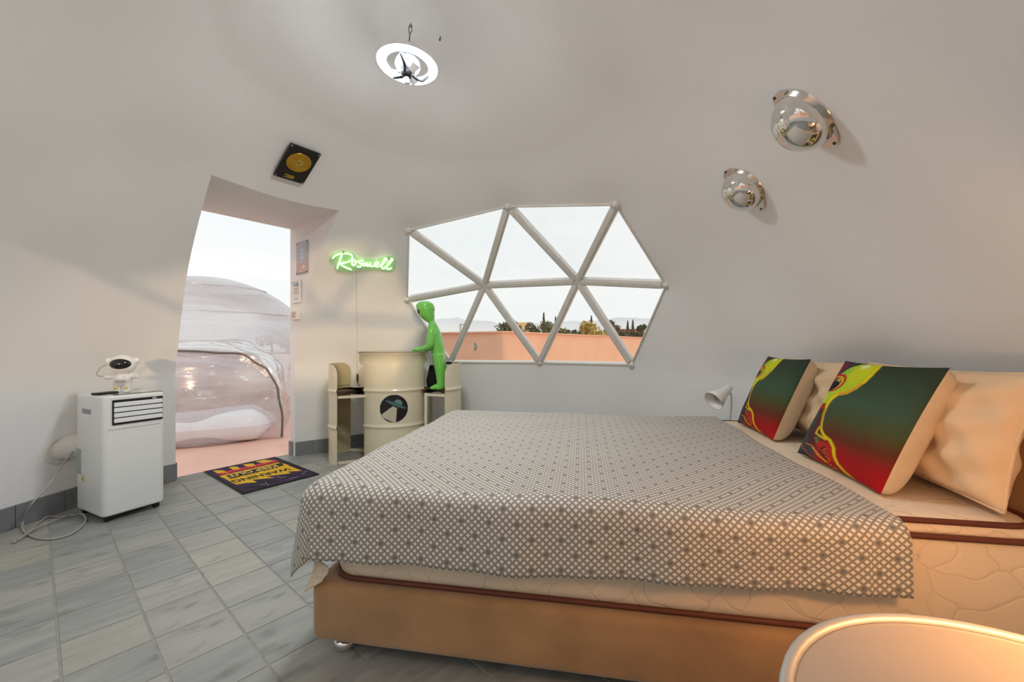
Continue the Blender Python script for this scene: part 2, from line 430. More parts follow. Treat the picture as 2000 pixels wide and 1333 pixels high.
def quilt_mat():
    m, N, L, b = new_mat('quilted_ticking')
    tc = N.new('ShaderNodeTexCoord')
    nz = N.new('ShaderNodeTexNoise'); nz.inputs['Scale'].default_value = 5; nz.inputs['Detail'].default_value = 2
    L.new(tc.outputs['Object'], nz.inputs['Vector'])
    ad = N.new('ShaderNodeVectorMath'); ad.operation = 'MULTIPLY_ADD'; ad.inputs[1].default_value = (.22, .22, .22)
    L.new(nz.outputs['Color'], ad.inputs[0]); L.new(tc.outputs['Object'], ad.inputs[2])
    vo = N.new('ShaderNodeTexVoronoi'); vo.feature = 'DISTANCE_TO_EDGE'; vo.inputs['Scale'].default_value = 8
    L.new(ad.outputs[0], vo.inputs['Vector'])
    cr = N.new('ShaderNodeValToRGB'); e = cr.color_ramp.elements
    e[0].position = 0; e[0].color = lin((206, 184, 158))+(1,); e[1].position = .013; e[1].color = lin((226, 206, 180))+(1,)
    L.new(vo.outputs['Distance'], cr.inputs['Fac']); L.new(cr.outputs['Color'], b.inputs['Base Color'])
    sm = N.new('ShaderNodeMapRange'); sm.inputs['From Max'].default_value = .05; L.new(vo.outputs['Distance'], sm.inputs['Value'])
    bp = N.new('ShaderNodeBump'); bp.inputs['Strength'].default_value = .22; bp.inputs['Distance'].default_value = .006
    L.new(sm.outputs[0], bp.inputs['Height']); L.new(bp.outputs['Normal'], b.inputs['Normal']); b.inputs['Roughness'].default_value = .7
quilt_mat()

# ================================================================= STRUCTURE: geodesic dome on a low wall
DC = Vector((-.5094, 1.9584, .3979)); DR = 2.0922; DAZ = .5557
def geodesic(n):
    t = math.atan(.5); V = [(0, 0, 1)]
    for k in range(5): V.append((math.cos(t)*math.cos(2*math.pi*k/5), math.cos(t)*math.sin(2*math.pi*k/5), math.sin(t)))
    for k in range(5): V.append((math.cos(t)*math.cos(2*math.pi*(k+.5)/5), math.cos(t)*math.sin(2*math.pi*(k+.5)/5), -math.sin(t)))
    V.append((0, 0, -1)); V = [Vector(v) for v in V]; Fs = []
    for k in range(5):
        a, b, c, d = 1+k, 1+(k+1) % 5, 6+k, 6+(k+1) % 5
        Fs += [(0, a, b), (a, c, b), (b, c, d), (11, d, c)]
    pts = []; idx = {}; tri = []
    def add(p):
        p = p.normalized(); k = tuple(round(x, 4)+0.0 for x in p)
        if k not in idx: idx[k] = len(pts); pts.append(p)
        return idx[k]
    for a, b, c in Fs:
        g = {(i, j): add((V[a]*(n-i-j)+V[b]*i+V[c]*j)/n) for i in range(n+1) for j in range(n+1-i)}
        for i in range(n):
            for j in range(n-i):
                tri.append((g[i, j], g[i+1, j], g[i, j+1]))
                if i+j < n-1: tri.append((g[i+1, j], g[i+1, j+1], g[i, j+1]))
    return pts, tri
GP, GT = geodesic(3)
ca, sa = math.cos(DAZ), math.sin(DAZ)
GW = [DC+DR*Vector((p.x*ca-p.y*sa, p.x*sa+p.y*ca, p.z)) for p in GP]
# window vertices seen in the photograph: matched to the nearest geodesic vertex and trued up to it
WPX = dict(A=(798, 450), B=(992, 403), C=(1204, 399), D=(1302, 557), E=(1234, 713), F=(1054, 709), G=(880, 708), H=(795, 586), I=(946, 558), J=(1128, 550))
WID = {}
for k, (u, v) in WPX.items():
    best = min(range(len(GW)), key=lambda i: 1e9 if GW[i].y < 1 else math.hypot(1000+FPX*GW[i].x/GW[i].y-u, CYPX-FPX*(GW[i].z-CAMH)/GW[i].y-v))
    WID[k] = best
for k, i in WID.items():
    GW[i] = at_y(*WPX[k], GW[i].y)
TRIS = [('I', 'A', 'B'), ('I', 'A', 'H'), ('I', 'H', 'G'), ('I', 'G', 'F'), ('I', 'F', 'J'), ('I', 'B', 'J'), ('J', 'B', 'C'), ('J', 'C', 'D'), ('J', 'D', 'E'), ('J', 'E', 'F')]
WTRI = {frozenset(WID[c] for c in t) for t in TRIS}
ZB = .15
ring_ids = [i for i, p in enumerate(GP) if .15 < p.z < .2]
def azim(p): return math.degrees(math.atan2(p.y-DC.y, p.x-DC.x)) % 360
def rad_delta(a):
    a = a % 360
    return float(np.interp(a, [0, 20, 95, 118, 140, 180, 215, 255, 275, 300, 335, 360], [.10, .06, 0, -.04, .01, .075, .06, .05, .2, .27, .20, .10]))
WINIDS = set(WID.values())
foot = {}
for i in ring_ids:
    r = Vector((GW[i].x-DC.x, GW[i].y-DC.y, 0)); a = azim(GW[i]); d = rad_delta(a)
    if i not in WINIDS: GW[i] = GW[i]+r.normalized()*d
    r = Vector((GW[i].x-DC.x, GW[i].y-DC.y, 0))
    foot[i] = Vector((GW[i].x, GW[i].y, 0)) if i not in WINIDS else DC.xy.to_3d()+r.normalized()*(DR*.985+d)
# door tunnel frame
DL, DRr = Vector((-2.362, 2.854, 0)), Vector((-1.872, 3.482, 0))
DF = (DRr-DL).normalized(); DE = Vector((-DF.y, DF.x, 0)); DTOP = 1.945; DOUT = DRr.dot(DE)+.055
def rear_open(c): return c.y < .62 and c.z < 2.0 and -1.25 < c.x < .12  # rear opening assumed out of view, lets in sun and daylight
KEEP, REAR = [], []
for t in GT:
    if min(GP[i].z for i in t) < .15: continue
    if frozenset(t) in WTRI: continue
    c = (GW[t[0]]+GW[t[1]]+GW[t[2]])/3
    def unseen(p):
        if p.y < .08: return True
        u, v = 1000+FPX*p.x/p.y, CYPX-FPX*(p.z-CAMH)/p.y
        return u < -60 or v < -60 or u > 2060
    side = all(unseen(GW[i]) for i in t) and c.x < -.6 and c.y < 1.35 and c.z < 2.05  # side opening added out of view for fill daylight
    (REAR if (rear_open(c) or side) else KEEP).append(t)
def build_dome():
    bm = bmesh.new(); vd = {}; n = 6; pinned = set()
    def gv(p):
        k = (round(p.x, 4), round(p.y, 4), round(p.z, 4))
        if k not in vd: vd[k] = bm.verts.new(p)
        return vd[k]
    for t in KEEP:
        A, B, C = (GW[i] for i in t)
        g = {(i, j): gv((A*(n-i-j)+B*i+C*j)/n) for i in range(n+1) for j in range(n+1-i)}
        for i in range(n):
            for j in range(n-i):
                f = bm.faces.new((g[i, j], g[i+1, j], g[i, j+1])); f.smooth = True
                if i+j < n-1: f = bm.faces.new((g[i+1, j], g[i+1, j+1], g[i, j+1])); f.smooth = True
    free = [v for v in bm.verts if not v.is_boundary]
    for it in range(5):
        new = {v: v.co*.5+sum((e.other_vert(v).co for e in v.link_edges), Vector())/len(v.link_edges)*.5 for v in free}
        for v, c in new.items(): v.co = c
    # low vertical wall below the ring
    rid = sorted(ring_ids, key=lambda i: azim(GW[i]))
    for a, b in zip(rid, rid[1:]+rid[:1]):
        m = 6; lv = (0, .1, .22, .45, 1)
        for k in range(m):
            p0, p1 = GW[a].lerp(GW[b], k/m), GW[a].lerp(GW[b], (k+1)/m); q0, q1 = foot[a].lerp(foot[b], k/m), foot[a].lerp(foot[b], (k+1)/m)
            for l0, l1 in zip(lv, lv[1:]):
                f = bm.faces.new((gv(p1.lerp(q1, l0)), gv(p0.lerp(q0, l0)), gv(p0.lerp(q0, l1)), gv(p1.lerp(q1, l1)))); f.smooth = True
    bmesh.ops.recalc_face_normals(bm, faces=bm.faces[:])
    # door cut
    for co, no in ((DL, DF), (DRr, DF), (Vector((0, 0, DTOP)), Vector((0, 0, 1)))):
        fs = [f for f in bm.faces if (f.calc_center_median()-DC).dot(DE) > .35 and abs((f.calc_center_median()-(DL+DRr)/2).dot(DF)) < .9]
        geom = fs+list({e for f in fs for e in f.edges})+list({v for f in fs for v in f.verts})
        bmesh.ops.bisect_plane(bm, geom=geom, plane_co=co, plane_no=no, dist=1e-5)
    dele = []
    for f in bm.faces:
        c = f.calc_center_median()
        if (c-DC).dot(DE) > .35 and 0 < (c-DL).dot(DF) < (DRr-DL).length and c.z < DTOP: dele.append(f)
    eds = {e for f in dele for e in f.edges}
    bmesh.ops.delete(bm, geom=dele, context='FACES')
    rev = MB()
    bounds = [e for e in bm.edges if e.is_boundary and (e.verts[0].co-DC).dot(DE) > .35]
    L = (DRr-DL).length
    for e in bounds:
        a, b = e.verts[0].co.copy(), e.verts[1].co.copy(); m = (a+b)/2; s = (m-DL).dot(DF)
        if not (-1e-3 < s < L+1e-3 and m.z < DTOP+1e-3 and m.z > 1e-3): continue
        oa, ob = a+DE*(DOUT-a.dot(DE)), b+DE*(DOUT-b.dot(DE))
        rev.add([a, b, ob, oa], [(0, 1, 2, 3)], False)
    me = bpy.data.meshes.new('wall_dome'); bm.to_mesh(me); me.materials.append(MATS['plaster'])
    o = bpy.data.objects.new('wall_dome', me); COL.objects.link(o); o['kind'] = 'structure'
    bvh = BVHTree.FromBMesh(bm); bm.free()
    r = rev.build('door_1', 'reveal'); r['kind'] = 'structure'
    return o, bvh
DOME, BVH = build_dome()
def hit(u, v):
    p, n, _, _ = BVH.ray_cast(CAMP, ray(u, v).normalized())
    if p is None: raise Exception('no hit %s %s' % (u, v))
    if n.dot(p-CAMP) > 0: n = -n
    return p, n

# --- the geodesic window: struts, hubs, ten panes
win = bpy.data.objects.new('window_1', None); COL.objects.link(win); win['kind'] = 'structure'
def wv(k): return GW[WID[k]]
def strut(a, b, w, d, name, parent, mat='alu', off=.0, inset=0):
    m = (a+b)/2; out = (m-DC); out.z = (m-DC).z; out.normalize(); t = (b-a).normalized()
    side = t.cross(out).normalized(); out = side.cross(t); mb = MB(); ln = (b-a).length-2*inset
    R = Matrix((t, side, out)).transposed()
    mb.box(m+out*off, (ln, w, d), R, bev=min(w, d)*.18)
    mb.box(m+out*(off-d*.5-.004), (ln, w*.45, .012), R)
    return mb.build(name, mat, parent)
inner = [('I', x) for x in 'ABHGFJ']+[('J', x) for x in 'BCDEF']
for a, b in inner: strut(wv(a), wv(b), .06, .05, 'mullion', win, off=.012, inset=.03)
for a, b in zip('ABCDEFGH', 'BCDEFGHA'): strut(wv(a), wv(b), .018, .07, 'edge_frame', win, off=.03)
for k in 'IJABCDEFGH':
    p = wv(k); o = (p-DC).normalized(); M = frame_of(o.orthogonal(), o.cross(o.orthogonal())); mb = MB()
    r = .055 if k in 'IJ' else .03
    mb.lathe([(0, -.022), (r*.9, -.022), (r, -.016), (r, .02), (0, .02)], p, 12, M)
    mb.lathe([(0, -.03), (.008, -.03), (.008, -.022)], p, 8, M)
    mb.build('hub', 'alu', win)
for t in TRIS:
    P = [wv(x) for x in t]; c = sum(P, Vector())/3; o = (c-DC).normalized()
    MB().poly([p+(c-p)*.02+o*.03 for p in P], .008, o).build('pane', 'pane_glass', win)
# struts of the unseen openings assumed behind the camera to admit daylight
opening_root = bpy.data.objects.new('light_opening', None); COL.objects.link(opening_root); opening_root['kind'] = 'structure'
done = set()
for t in REAR:
    for a, b in ((t[0], t[1]), (t[1], t[2]), (t[2], t[0])):
        k = frozenset((a, b))
        if k in done: continue
        done.add(k)
        if min(GW[a].z, GW[b].z) > 1.15 and (GW[a]+GW[b]).z/2 > 1.35 and max(GW[a].y,GW[b].y) < .75: strut(GW[a], GW[b], .05, .05, 'mullion', opening_root, off=.02)

# --- floor: slab and square cement tiles laid at the door's angle
def floor_poly(sc=1.0):
    rid = sorted(ring_ids, key=lambda i: azim(GW[i]))
    return [DC.xy.to_3d()+(foot[i]-DC.xy.to_3d())*sc for i in rid]
fp = floor_poly(1.02)
slab = MB(); slab.add([Vector((p.x, p.y, -.0018)) for p in fp]+[Vector((p.x, p.y, -.03)) for p in fp], [tuple(range(len(fp))), tuple(reversed(range(len(fp), 2*len(fp))))]+[(i, i+len(fp), (i+1) % len(fp)+len(fp), (i+1) % len(fp)) for i in range(len(fp))])
floor = slab.build('floor', 'grout'); floor['kind'] = 'structure'
TA = math.radians(49.6); TB = Vector((math.cos(TA), math.sin(TA), 0)); TV = Vector((math.sin(TA), -math.cos(TA), 0)); TO = Vector((-1.7207, 1.2687, 0))
tm = MB(); hw = .0975; tm.add([(-hw, -hw, -.004), (hw, -hw, -.004), (hw, hw, -.004), (-hw, hw, -.004), (-hw+.0015, -hw+.0015, 0), (hw-.0015, -hw+.0015, 0), (hw-.0015, hw-.0015, 0), (-hw+.0015, hw-.0015, 0)],
       [(0, 1, 5, 4), (1, 2, 6, 5), (2, 3, 7, 6), (3, 0, 4, 7), (4, 5, 6, 7)])
tile_me = tm.mesh('tile', MATS['cement_tile'])
fpoly2 = [(p.x, p.y) for p in fp]
def inside(p): return bool(inpoly(np.array([p.x]), np.array([p.y]), fpoly2)[0])
cells = []
for L_ in range(-16, 18):
    for r_ in range(-16, 18):
        c = TO+TB*((L_+.5)*.2)+TV*((r_+.5)*.2)
        cs = [c+TB*(sx*.1)+TV*(sy*.1) for sx in (-1, 1) for sy in (-1, 1)]
        if not any(inside(q) for q in cs) or not inside(c+(DC.xy.to_3d()-c)*.04): continue
        if (c-DC).dot(DE) > (DL-DC).dot(DE)-.03 and -.1 < (c-DL).dot(DF) < .9: continue
        vis = c.y > .2 and abs(c.x/c.y) < 1.5 and CAMH*FPX/c.y+CYPX < 1480
        bx, by = (c-Vector((-.605, 1.24, 0))).x, (c-Vector((-.605, 1.24, 0))).y
        under = (.15 < bx*.986-by*.168 < 1.85) and (.12 < bx*.168+by*.986 < 1.3)
        cells.append((0 if (vis and not under) else 1, c.y, c))
cells.sort(key=lambda q: (q[0], q[1]))
rest = MB()
for k, (vis, _, c) in enumerate(cells):
    if k < 290 and vis == 0:
        o = bpy.data.objects.new('tile', tile_me); COL.objects.link(o); o.parent = floor
        o.location = (c.x, c.y, random.uniform(-.0005, .0005)); o.rotation_euler = (0, 0, TA)
    else:
        rest.add([c+TB*x+TV*(-y)+Vector((0, 0, z)) for x, y, z in tm.v], tm.f)
o = rest.build('tile_field', 'cement_tile', floor); o['kind'] = 'stuff'
# threshold strip in the doorway
q = [DL+DE*-.04, DRr+DE*-.04, DRr+DE*.075, DL+DE*.075]
th = MB().poly([p+Vector((0, 0, -.02)) for p in q], .018, Vector((0, 0, 1))).build('trim_1', 'skirting'); th['kind'] = 'structure'

# --- skirting tiles
def skirting(name, a0, a1):
    root = bpy.data.objects.new(name, None); COL.objects.link(root); root['kind'] = 'structure'
    rid = sorted(ring_ids, key=lambda i: azim(GW[i])); H_ = .118
    for a, b in zip(rid, rid[1:]+rid[:1]):
        A, B = foot[a], foot[b]; n = max(1, round((B-A).length/.2))
        inw = (DC.xy.to_3d()-(A+B)/2).normalized(); t = (B-A).normalized(); inw = (inw-t*inw.dot(t)).normalized()
        # split at the door jambs
        cuts = [0.0]+[k/n for k in range(1, n)]+[1.0]
        for J in (DL, DRr):
            dn = t.dot(DF)
            if abs(dn) > 1e-3:
                s = (J-A).dot(DF)/dn/(B-A).length
                if 0 < s < 1 and ((A+(B-A)*s)-DC).dot(DE) > 0: cuts.append(s)
        cuts = sorted(cuts)
        for k0, k1 in zip(cuts, cuts[1:]):
            m = A.lerp(B, (k0+k1)/2); az = azim(m); ln = (k1-k0)*(B-A).length
            if not (a0 <= az <= a1) or ln < .012: continue
            s = (m-DL).dot(DF)
            if (m-DC).dot(DE) > .3 and 0 < s < (DRr-DL).length: continue
            MB().box(m+inw*.006+Vector((0, 0, H_/2)), (ln-.003, .014, H_), Matrix((t, inw, Vector((0, 0, 1)))).transposed(), bev=.002).build('skirting_tile', 'skirting', root)
skirting('baseboard_left', 142, 215); skirting('baseboard_right', 70, 142)
# skirting returns in the door reveal
for nm, P0, sgn in (('trim_2', DL, 1), ('trim_3', DRr, -1)):
    base = P0.dot(DE); c = P0+DE*.03+DF*(sgn*.006)+Vector((0, 0, .059))
    o = MB().box(c, (.06, .012, .118), Matrix((DE, DF, Vector((0, 0, 1)))).transposed(), bev=.002).build(nm, 'skirting'); o['kind'] = 'structure'

# ================================================================= OUTSIDE
g = MB()
ri, ro = 60, 0
ring_o = [Vector((DC.x+ri*math.cos(2*math.pi*k/15), DC.y+ri*math.sin(2*math.pi*k/15), -.03)) for k in range(15)]
fpi = sorted(fp, key=azim); ring_i = [Vector((p.x, p.y, -.03)) for p in fpi]
# even out: outer ring aligned by azimuth with inner
ring_o = [Vector((DC.x+ri*math.cos(math.radians(azim(p))), DC.y+ri*math.sin(math.radians(azim(p))), -.03)) for p in fpi]
g.loft([ring_i, ring_o], cap=False, smooth=False)
go = g.build('ground_outside', 'terracotta_ground'); go['kind'] = 'structure'

# neighbouring flat-roofed building seen through the window
def wall_building():
    t = thing('neighbouring_building', 'terracotta rendered building with flat roof line seen through the triangular panes', 'building', (-.16, 7.0, -.03))
    C0 = Vector((0, 0, 0)); Rt = Vector((5.6, 8.2, 0)); Lf = Vector((-2.6, 1.65, 0)); H_ = 1.18
    P = [C0, Rt, Rt+Lf, Lf]
    MB().poly([p for p in P], H_, Vector((0, 0, 1))).build('wall_block', 'terracotta_wall', t)
    # parapet coping
    for a, b in ((C0, Rt), (Lf, C0)):
        d = (b-a).normalized(); n = Vector((d.y, -d.x, 0)); m = (a+b)/2
        MB().box(m+Vector((0, 0, H_+.012)), ((b-a).length+.02, .12, .024), Matrix((d, n, Vector((0, 0, 1)))).transposed()).build('coping', 'terracotta_wall', t)
    return t
wall_building()
# bulkhead lamp on its shaded face
t = thing('bulkhead_lamp', 'round grey wall lamp on the shaded terracotta face outside', 'lamp', R=frame_of((-.844, .536, 0), (0, 0, 1)), loc=Vector((-.16, 7.0, 0))+Vector((-2.6, 1.65, 0)).normalized()*.62+Vector((0, 0, .90)))
MB().lathe([(0, 0), (.075, 0), (.075, .03), (0, .03)], n=18).build('back_plate', 'grey_plastic', t)
MB().lathe([(.062, .03), (.058, .06), (.035, .085), (0, .09)], n=18).build('lens', 'sticker_grey', t)
# unseen wall added behind the camera to block the lowest sun from the room
bw = thing('sun_blocker_wall', 'unseen terracotta wall added behind the viewer to block low sun', 'wall', (0, -2.6, -.03))
MB().box((-1.3, 0, .575), (7.6, .2, 1.15)).build('wall_slab', 'terracotta_wall', bw)
MB().box((-1.3, 0, 1.17), (7.7, .26, .05), bev=.01).build('coping', 'terracotta_wall', bw)

def blob_tree(name, label, loc, h, w, kind, seed, trunk=.3, n=420, group='trees beyond the terracotta building', cone=False, leaf=.16):
    rs = np.random.RandomState(seed)
    t = thing(name, label, 'tree', loc, group=group); s = h
    mb = MB(); mb.tube([(0, 0, 0), (w*.03, 0, h*.2), (0, w*.02, h*(.5 if not cone else .9))], [h*.025, h*.02, h*.008], 6); mb.build('trunk', 'bark', t)
    cl = [(rs.uniform(-.5, .5)*w*.7, rs.uniform(-.5, .5)*w*.7, h*(trunk+(1-trunk)*rs.uniform(.2, .8)), rs.uniform(.16, .3)*w) for _ in range(9)]
    mb = MB()
    for k in range(n):
        if cone:
            z = rs.uniform(0, 1)**1.3; rr = w*.5*(1-z)**.75*rs.uniform(.5, 1.05)*(.5+.5*min(1, z*9)); a = rs.uniform(0, 6.28)
            p = Vector((rr*math.cos(a), rr*math.sin(a), h*(.06+.94*z))); sz = leaf*rs.uniform(.6, 1.2)
            up = Vector((rs.uniform(-.3, .3), rs.uniform(-.3, .3), 1)).normalized()
        else:
            c = cl[rs.randint(len(cl))]; d = Vector(rs.normal(size=3)).normalized()*c[3]*rs.uniform(.55, 1.1)
            p = Vector(c[:3])+d; sz = leaf*rs.uniform(.6, 1.3); up = Vector(rs.normal(size=3)).normalized()
        sd_ = up.orthogonal().normalized(); sd_ = Matrix.Rotation(rs.uniform(0, 6.28), 3, up)@sd_
        a_, b_ = up*sz, sd_*sz*.45
        mb.add([p-a_, p+b_, p+a_, p-b_], [(0, 1, 2, 3)], False)
    mb.build('foliage', kind, t); return t
def gz(u, D): return (u-1000)/FPX*D
TL = [  # px u, top v, base v, width px, depth, kind, cone, name, label
    (990, 624, 655, 26, 34, 'leaf_cypress', 0, 'broadleaf_tree', 'dark ragged tree leftmost beside the window strut'),
    (1019, 641, 658, 18, 36, 'leaf_olive', 0, 'broadleaf_tree', 'olive tree in front of the pale yellow house'),
    (1046, 628, 656, 18, 40, 'leaf_cypress', 0, 'broadleaf_tree', 'dark dense tree just left of the tall cypress spire'),
    (1062, 612, 656, 9, 40, 'leaf_cypress', 1, 'cypress_tree', 'tallest narrow cypress spire in the middle of the tree line'),
    (1070, 624, 656, 22, 44, 'leaf_olive', 0, 'broadleaf_tree', 'grey-green tree just right of the tall cypress spire'),
    (1085, 620, 656, 8, 42, 'leaf_cypress', 1, 'cypress_tree', 'second slim cypress right of the tallest spire'),
    (1100, 636, 658, 22, 38, 'leaf_olive', 0, 'broadleaf_tree', 'round olive tree by the right hub strut'),
    (1116, 634, 658, 12, 45, 'leaf_cypress', 0, 'broadleaf_tree', 'small dark tree between two window struts'),
    (1130, 640, 660, 26, 33, 'leaf_olive', 0, 'broadleaf_tree', 'low olive tree below the right window hub'),
    (1146, 628, 660, 22, 30, 'leaf_yellow', 0, 'broadleaf_tree', 'yellow-green tree catching the evening sun'),
    (1155, 619, 658, 10, 44, 'leaf_cypress', 1, 'cypress_tree', 'slim conifer standing behind the yellow-green tree'),
    (1163, 637, 662, 30, 29, 'leaf_yellow', 0, 'bush', 'wide yellowish bush right of the yellow-green tree'),
    (1180, 632, 660, 26, 40, 'leaf_olive', 0, 'broadleaf_tree', 'green tree left of the far brick house'),
    (1194, 616, 658, 16, 42, 'leaf_cypress', 0, 'broadleaf_tree', 'tall dark tree crossed by the lower right strut'),
    (1208, 630, 658, 20, 44, 'leaf_cypress', 0, 'broadleaf_tree', 'dark tree directly above the far brick house'),
    (1226, 628, 656, 11, 46, 'leaf_cypress', 1, 'cypress_tree', 'conifer behind the left part of the brick house'),
    (1236, 626, 656, 10, 46, 'leaf_cypress', 1, 'cypress_tree', 'conifer behind the middle of the brick house'),
    (1249, 630, 656, 14, 46, 'leaf_cypress', 0, 'broadleaf_tree', 'rightmost dark tree by the edge of the window'),
    (874, 644, 662, 18, 26, 'leaf_olive', 0, 'bush', 'small olive bush behind the green alien figure'),
]
for k, (u, v0, v1, wpx, D, kind, cone, nm, lb) in enumerate(TL):
    zt = CAMH+(CYPX-v0)/FPX*D; w = wpx/FPX*D*(1.75 if not cone else 1.2)
    blob_tree(nm, lb, (gz(u, D), D, -.03), zt+.03, w, kind, 40+k, trunk=.25, n=900 if not cone else 520, cone=bool(cone), leaf=.17 if D > 30 else .14)
def far_house(name, label, u0, u1, vt, D, mat, depth=3.0, win_n=2):
    x0, x1 = gz(u0, D), gz(u1, D); h = CAMH+(CYPX-vt)/FPX*D+.03
    t = thing(name, label, 'building', ((x0+x1)/2, D, -.03))
    MB().box((0, depth/2, h/2), (x1-x0, depth, h)).build('walls', mat, t)
    MB().box((0, depth/2, h+.06), (x1-x0+.3, depth+.3, .12)).build('roof', mat, t)
    for k in range(win_n):
        MB().box(((k+.5)/win_n*(x1-x0)-(x1-x0)/2, -.02, h-.55), (.5, .06, .6)).build('window', 'window_dark', t)
far_house('house', 'pale yellow house among the trees behind the left struts', 1008, 1036, 632, 50, 'building_far')
far_house('house', 'low brick house with flat roof at the right of the tree line', 1204, 1259, 645, 48, 'brick_far', win_n=3)
# street lamp
t = thing('street_lamp', 'thin grey street lamp post left of the window strut', 'street lamp', (gz(899, 20), 20, -.03))
zt = CAMH+(CYPX-633)/FPX*20
MB().tube([(0, 0, 0), (0, 0, zt)], .035, 8).build('post', 'wire_grey', t)
MB().box((.1, 0, zt), (.26, .12, .05), bev=.015).build('lamp_head', 'grey_plastic', t)
# distant mountain range
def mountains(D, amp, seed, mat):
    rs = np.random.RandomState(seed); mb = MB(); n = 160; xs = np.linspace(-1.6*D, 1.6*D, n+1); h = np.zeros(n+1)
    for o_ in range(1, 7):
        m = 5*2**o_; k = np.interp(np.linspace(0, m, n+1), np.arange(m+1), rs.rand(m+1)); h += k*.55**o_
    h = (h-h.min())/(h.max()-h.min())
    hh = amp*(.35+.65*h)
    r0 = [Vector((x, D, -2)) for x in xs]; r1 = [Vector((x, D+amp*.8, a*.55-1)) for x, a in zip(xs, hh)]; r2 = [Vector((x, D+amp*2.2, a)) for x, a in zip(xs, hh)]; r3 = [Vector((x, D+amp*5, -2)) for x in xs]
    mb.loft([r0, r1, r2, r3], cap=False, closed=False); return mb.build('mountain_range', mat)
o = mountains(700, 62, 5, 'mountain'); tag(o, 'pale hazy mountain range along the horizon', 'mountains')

# --- the clear inflatable bubble tent outside the door
def bubble():
    c = at_y(405, 672, 6.1); c.z = -.03
    t = thing('bubble_tent', 'clear inflatable bubble tent with zipped entrance outside the doorway', 'tent', c)
    R_ = 1.62; zc = .36; mb = MB(); rs = np.random.RandomState(3)
    nu, nv = 96, 40
    def sph(a, b):
        th = 2*math.pi*a; ph = math.radians(-12)+b*(math.pi/2-math.radians(-12))
        rr = R_*(1+.006*math.sin(th*12+3*b)*math.cos(ph))
        return Vector((rr*math.cos(ph)*math.cos(th), rr*math.cos(ph)*math.sin(th), max(.01, zc+rr*math.sin(ph))))
    mb.grid(sph, nu, nv); mb.build('dome_film', 'bubble_film', t)
    # seams
    for ph in (18, 40, 62):
        p = math.radians(ph); MB().tube([Vector((R_*1.004*math.cos(p)*math.cos(a), R_*1.004*math.cos(p)*math.sin(a), zc+R_*1.004*math.sin(p))) for a in np.linspace(0, 2*math.pi, 64, endpoint=False)], .008, 6, closed=True).build('seam', 'tunnel_film', t)
    # entrance tunnel toward the door: arch cross-section swept along -DE direction
    d = Vector((.52, -.854, 0)).normalized(); side = Vector((-d.y, d.x, 0))
    pr = at_z(553, 856, -.03)-c; pr.z = 0
    W = 1.62; 
    def arch(a, off, sc=1.0, wob=0):
        # a from 0 (right foot) to 1 (left foot), superellipse arch
        th = math.pi*a; x = math.copysign(abs(math.cos(th))**.62, math.cos(th)); z = abs(math.sin(th))**.62
        p = pr-side*0+sgn*side*(W/2*(1-x*sc))
        return p+d*off+Vector((0, 0, max(.015, .93*z*sc+wob)))
    sgn = -1 if (side.dot(Vector((1, 0, 0))) > 0) else 1
    rs = np.random.RandomState(8); ph = rs.rand(12)*6.28
    def tun(a, b):
        off = -b*1.35
        w = .018*math.sin(9*a*3.1+ph[0]+b*4)+.014*math.sin(23*a+ph[1]-b*9)+.01*math.sin(41*b+ph[2]+a*5)
        p = arch(a, off, 1+.10*math.sin(b*math.pi*.5)); out = p-(pr+sgn*side*W/2+d*off); out.z = max(out.z, .02)
        q = p+out.normalized()*w*(0 if a in (0, 1) else 1); q.z = max(q.z, .012); return q
    MB().grid(tun, 72, 40).build('tunnel_film', 'tunnel_film', t)
    def skirt(a, b):  # bulging air beam at the foot of the front
        th = b*2*math.pi; x = W*a; r = (.185+.02*math.sin(7*a+1))*min(1, .25+6*a)
        p = pr+sgn*side*(.06+x*.97)-d*.10+Vector((0, 0, .17)); q = p+d*(r*math.cos(th))+Vector((0, 0, r*.95*math.sin(th))); q.z = max(q.z, .012); return q
    MB().grid(skirt, 30, 16).build('floor_beam', 'film_white', t)
    def front(a, b):
        L_ = arch(.5-.5*b, 0, .97); R2 = arch(.5+.5*b, 0, .97); p = L_.lerp(R2, a)
        return p+d*(.05*math.sin(a*math.pi)*math.sin(b*2.6)+.018*math.sin(14*a+9*b)+.012*math.sin(31*b+6*a))
    MB().grid(front, 44, 30).build('door_flap', 'door_film', t)
    zp = [arch(a, .012, .985) for a in np.linspace(.0, 1, 70)]
    zp = [p+Vector((0, 0, .012*math.sin(i*.55)))+side*(.008*math.sin(i*.8)) for i, p in enumerate(zp)]
    MB().tube(zp, .011, 6).build('zip', 'zip', t)
    bnd = MB(); 
    a_ = [arch(a, .004, 1.02) for a in np.linspace(0, 1, 70)]; b_ = [arch(a, .004, .93) for a in np.linspace(0, 1, 70)]
    bnd.loft([a_, b_], cap=False, closed=False); bnd.build('zip_band', 'tunnel_film', t)
    # mattress inside, seen through the film
    MB().box((.15, .1, .17), (1.5, 1.2, .26), Matrix.Rotation(.5, 3, 'Z'), bev=.06).build('inner_mattress', 'pillow_cotton', t)
bubble()
def shrub_out(nm, lb, u, v0, v1, D, w, seed):
    zt = CAMH+(CYPX-v0)/FPX*D
    blob_tree(nm, lb, (gz(u, D), D, -.03), zt+.03, w, 'leaf_yellow', seed, trunk=.3, n=500, group='trees seen over the bubble tent', leaf=.09)
shrub_out('bush', 'brownish treetop showing over the bubble tent slope', 530, 596, 660, 14, .9, 71)
shrub_out('bush', 'small yellow-green bush at the right edge of the doorway view', 566, 628, 680, 13, .7, 72)

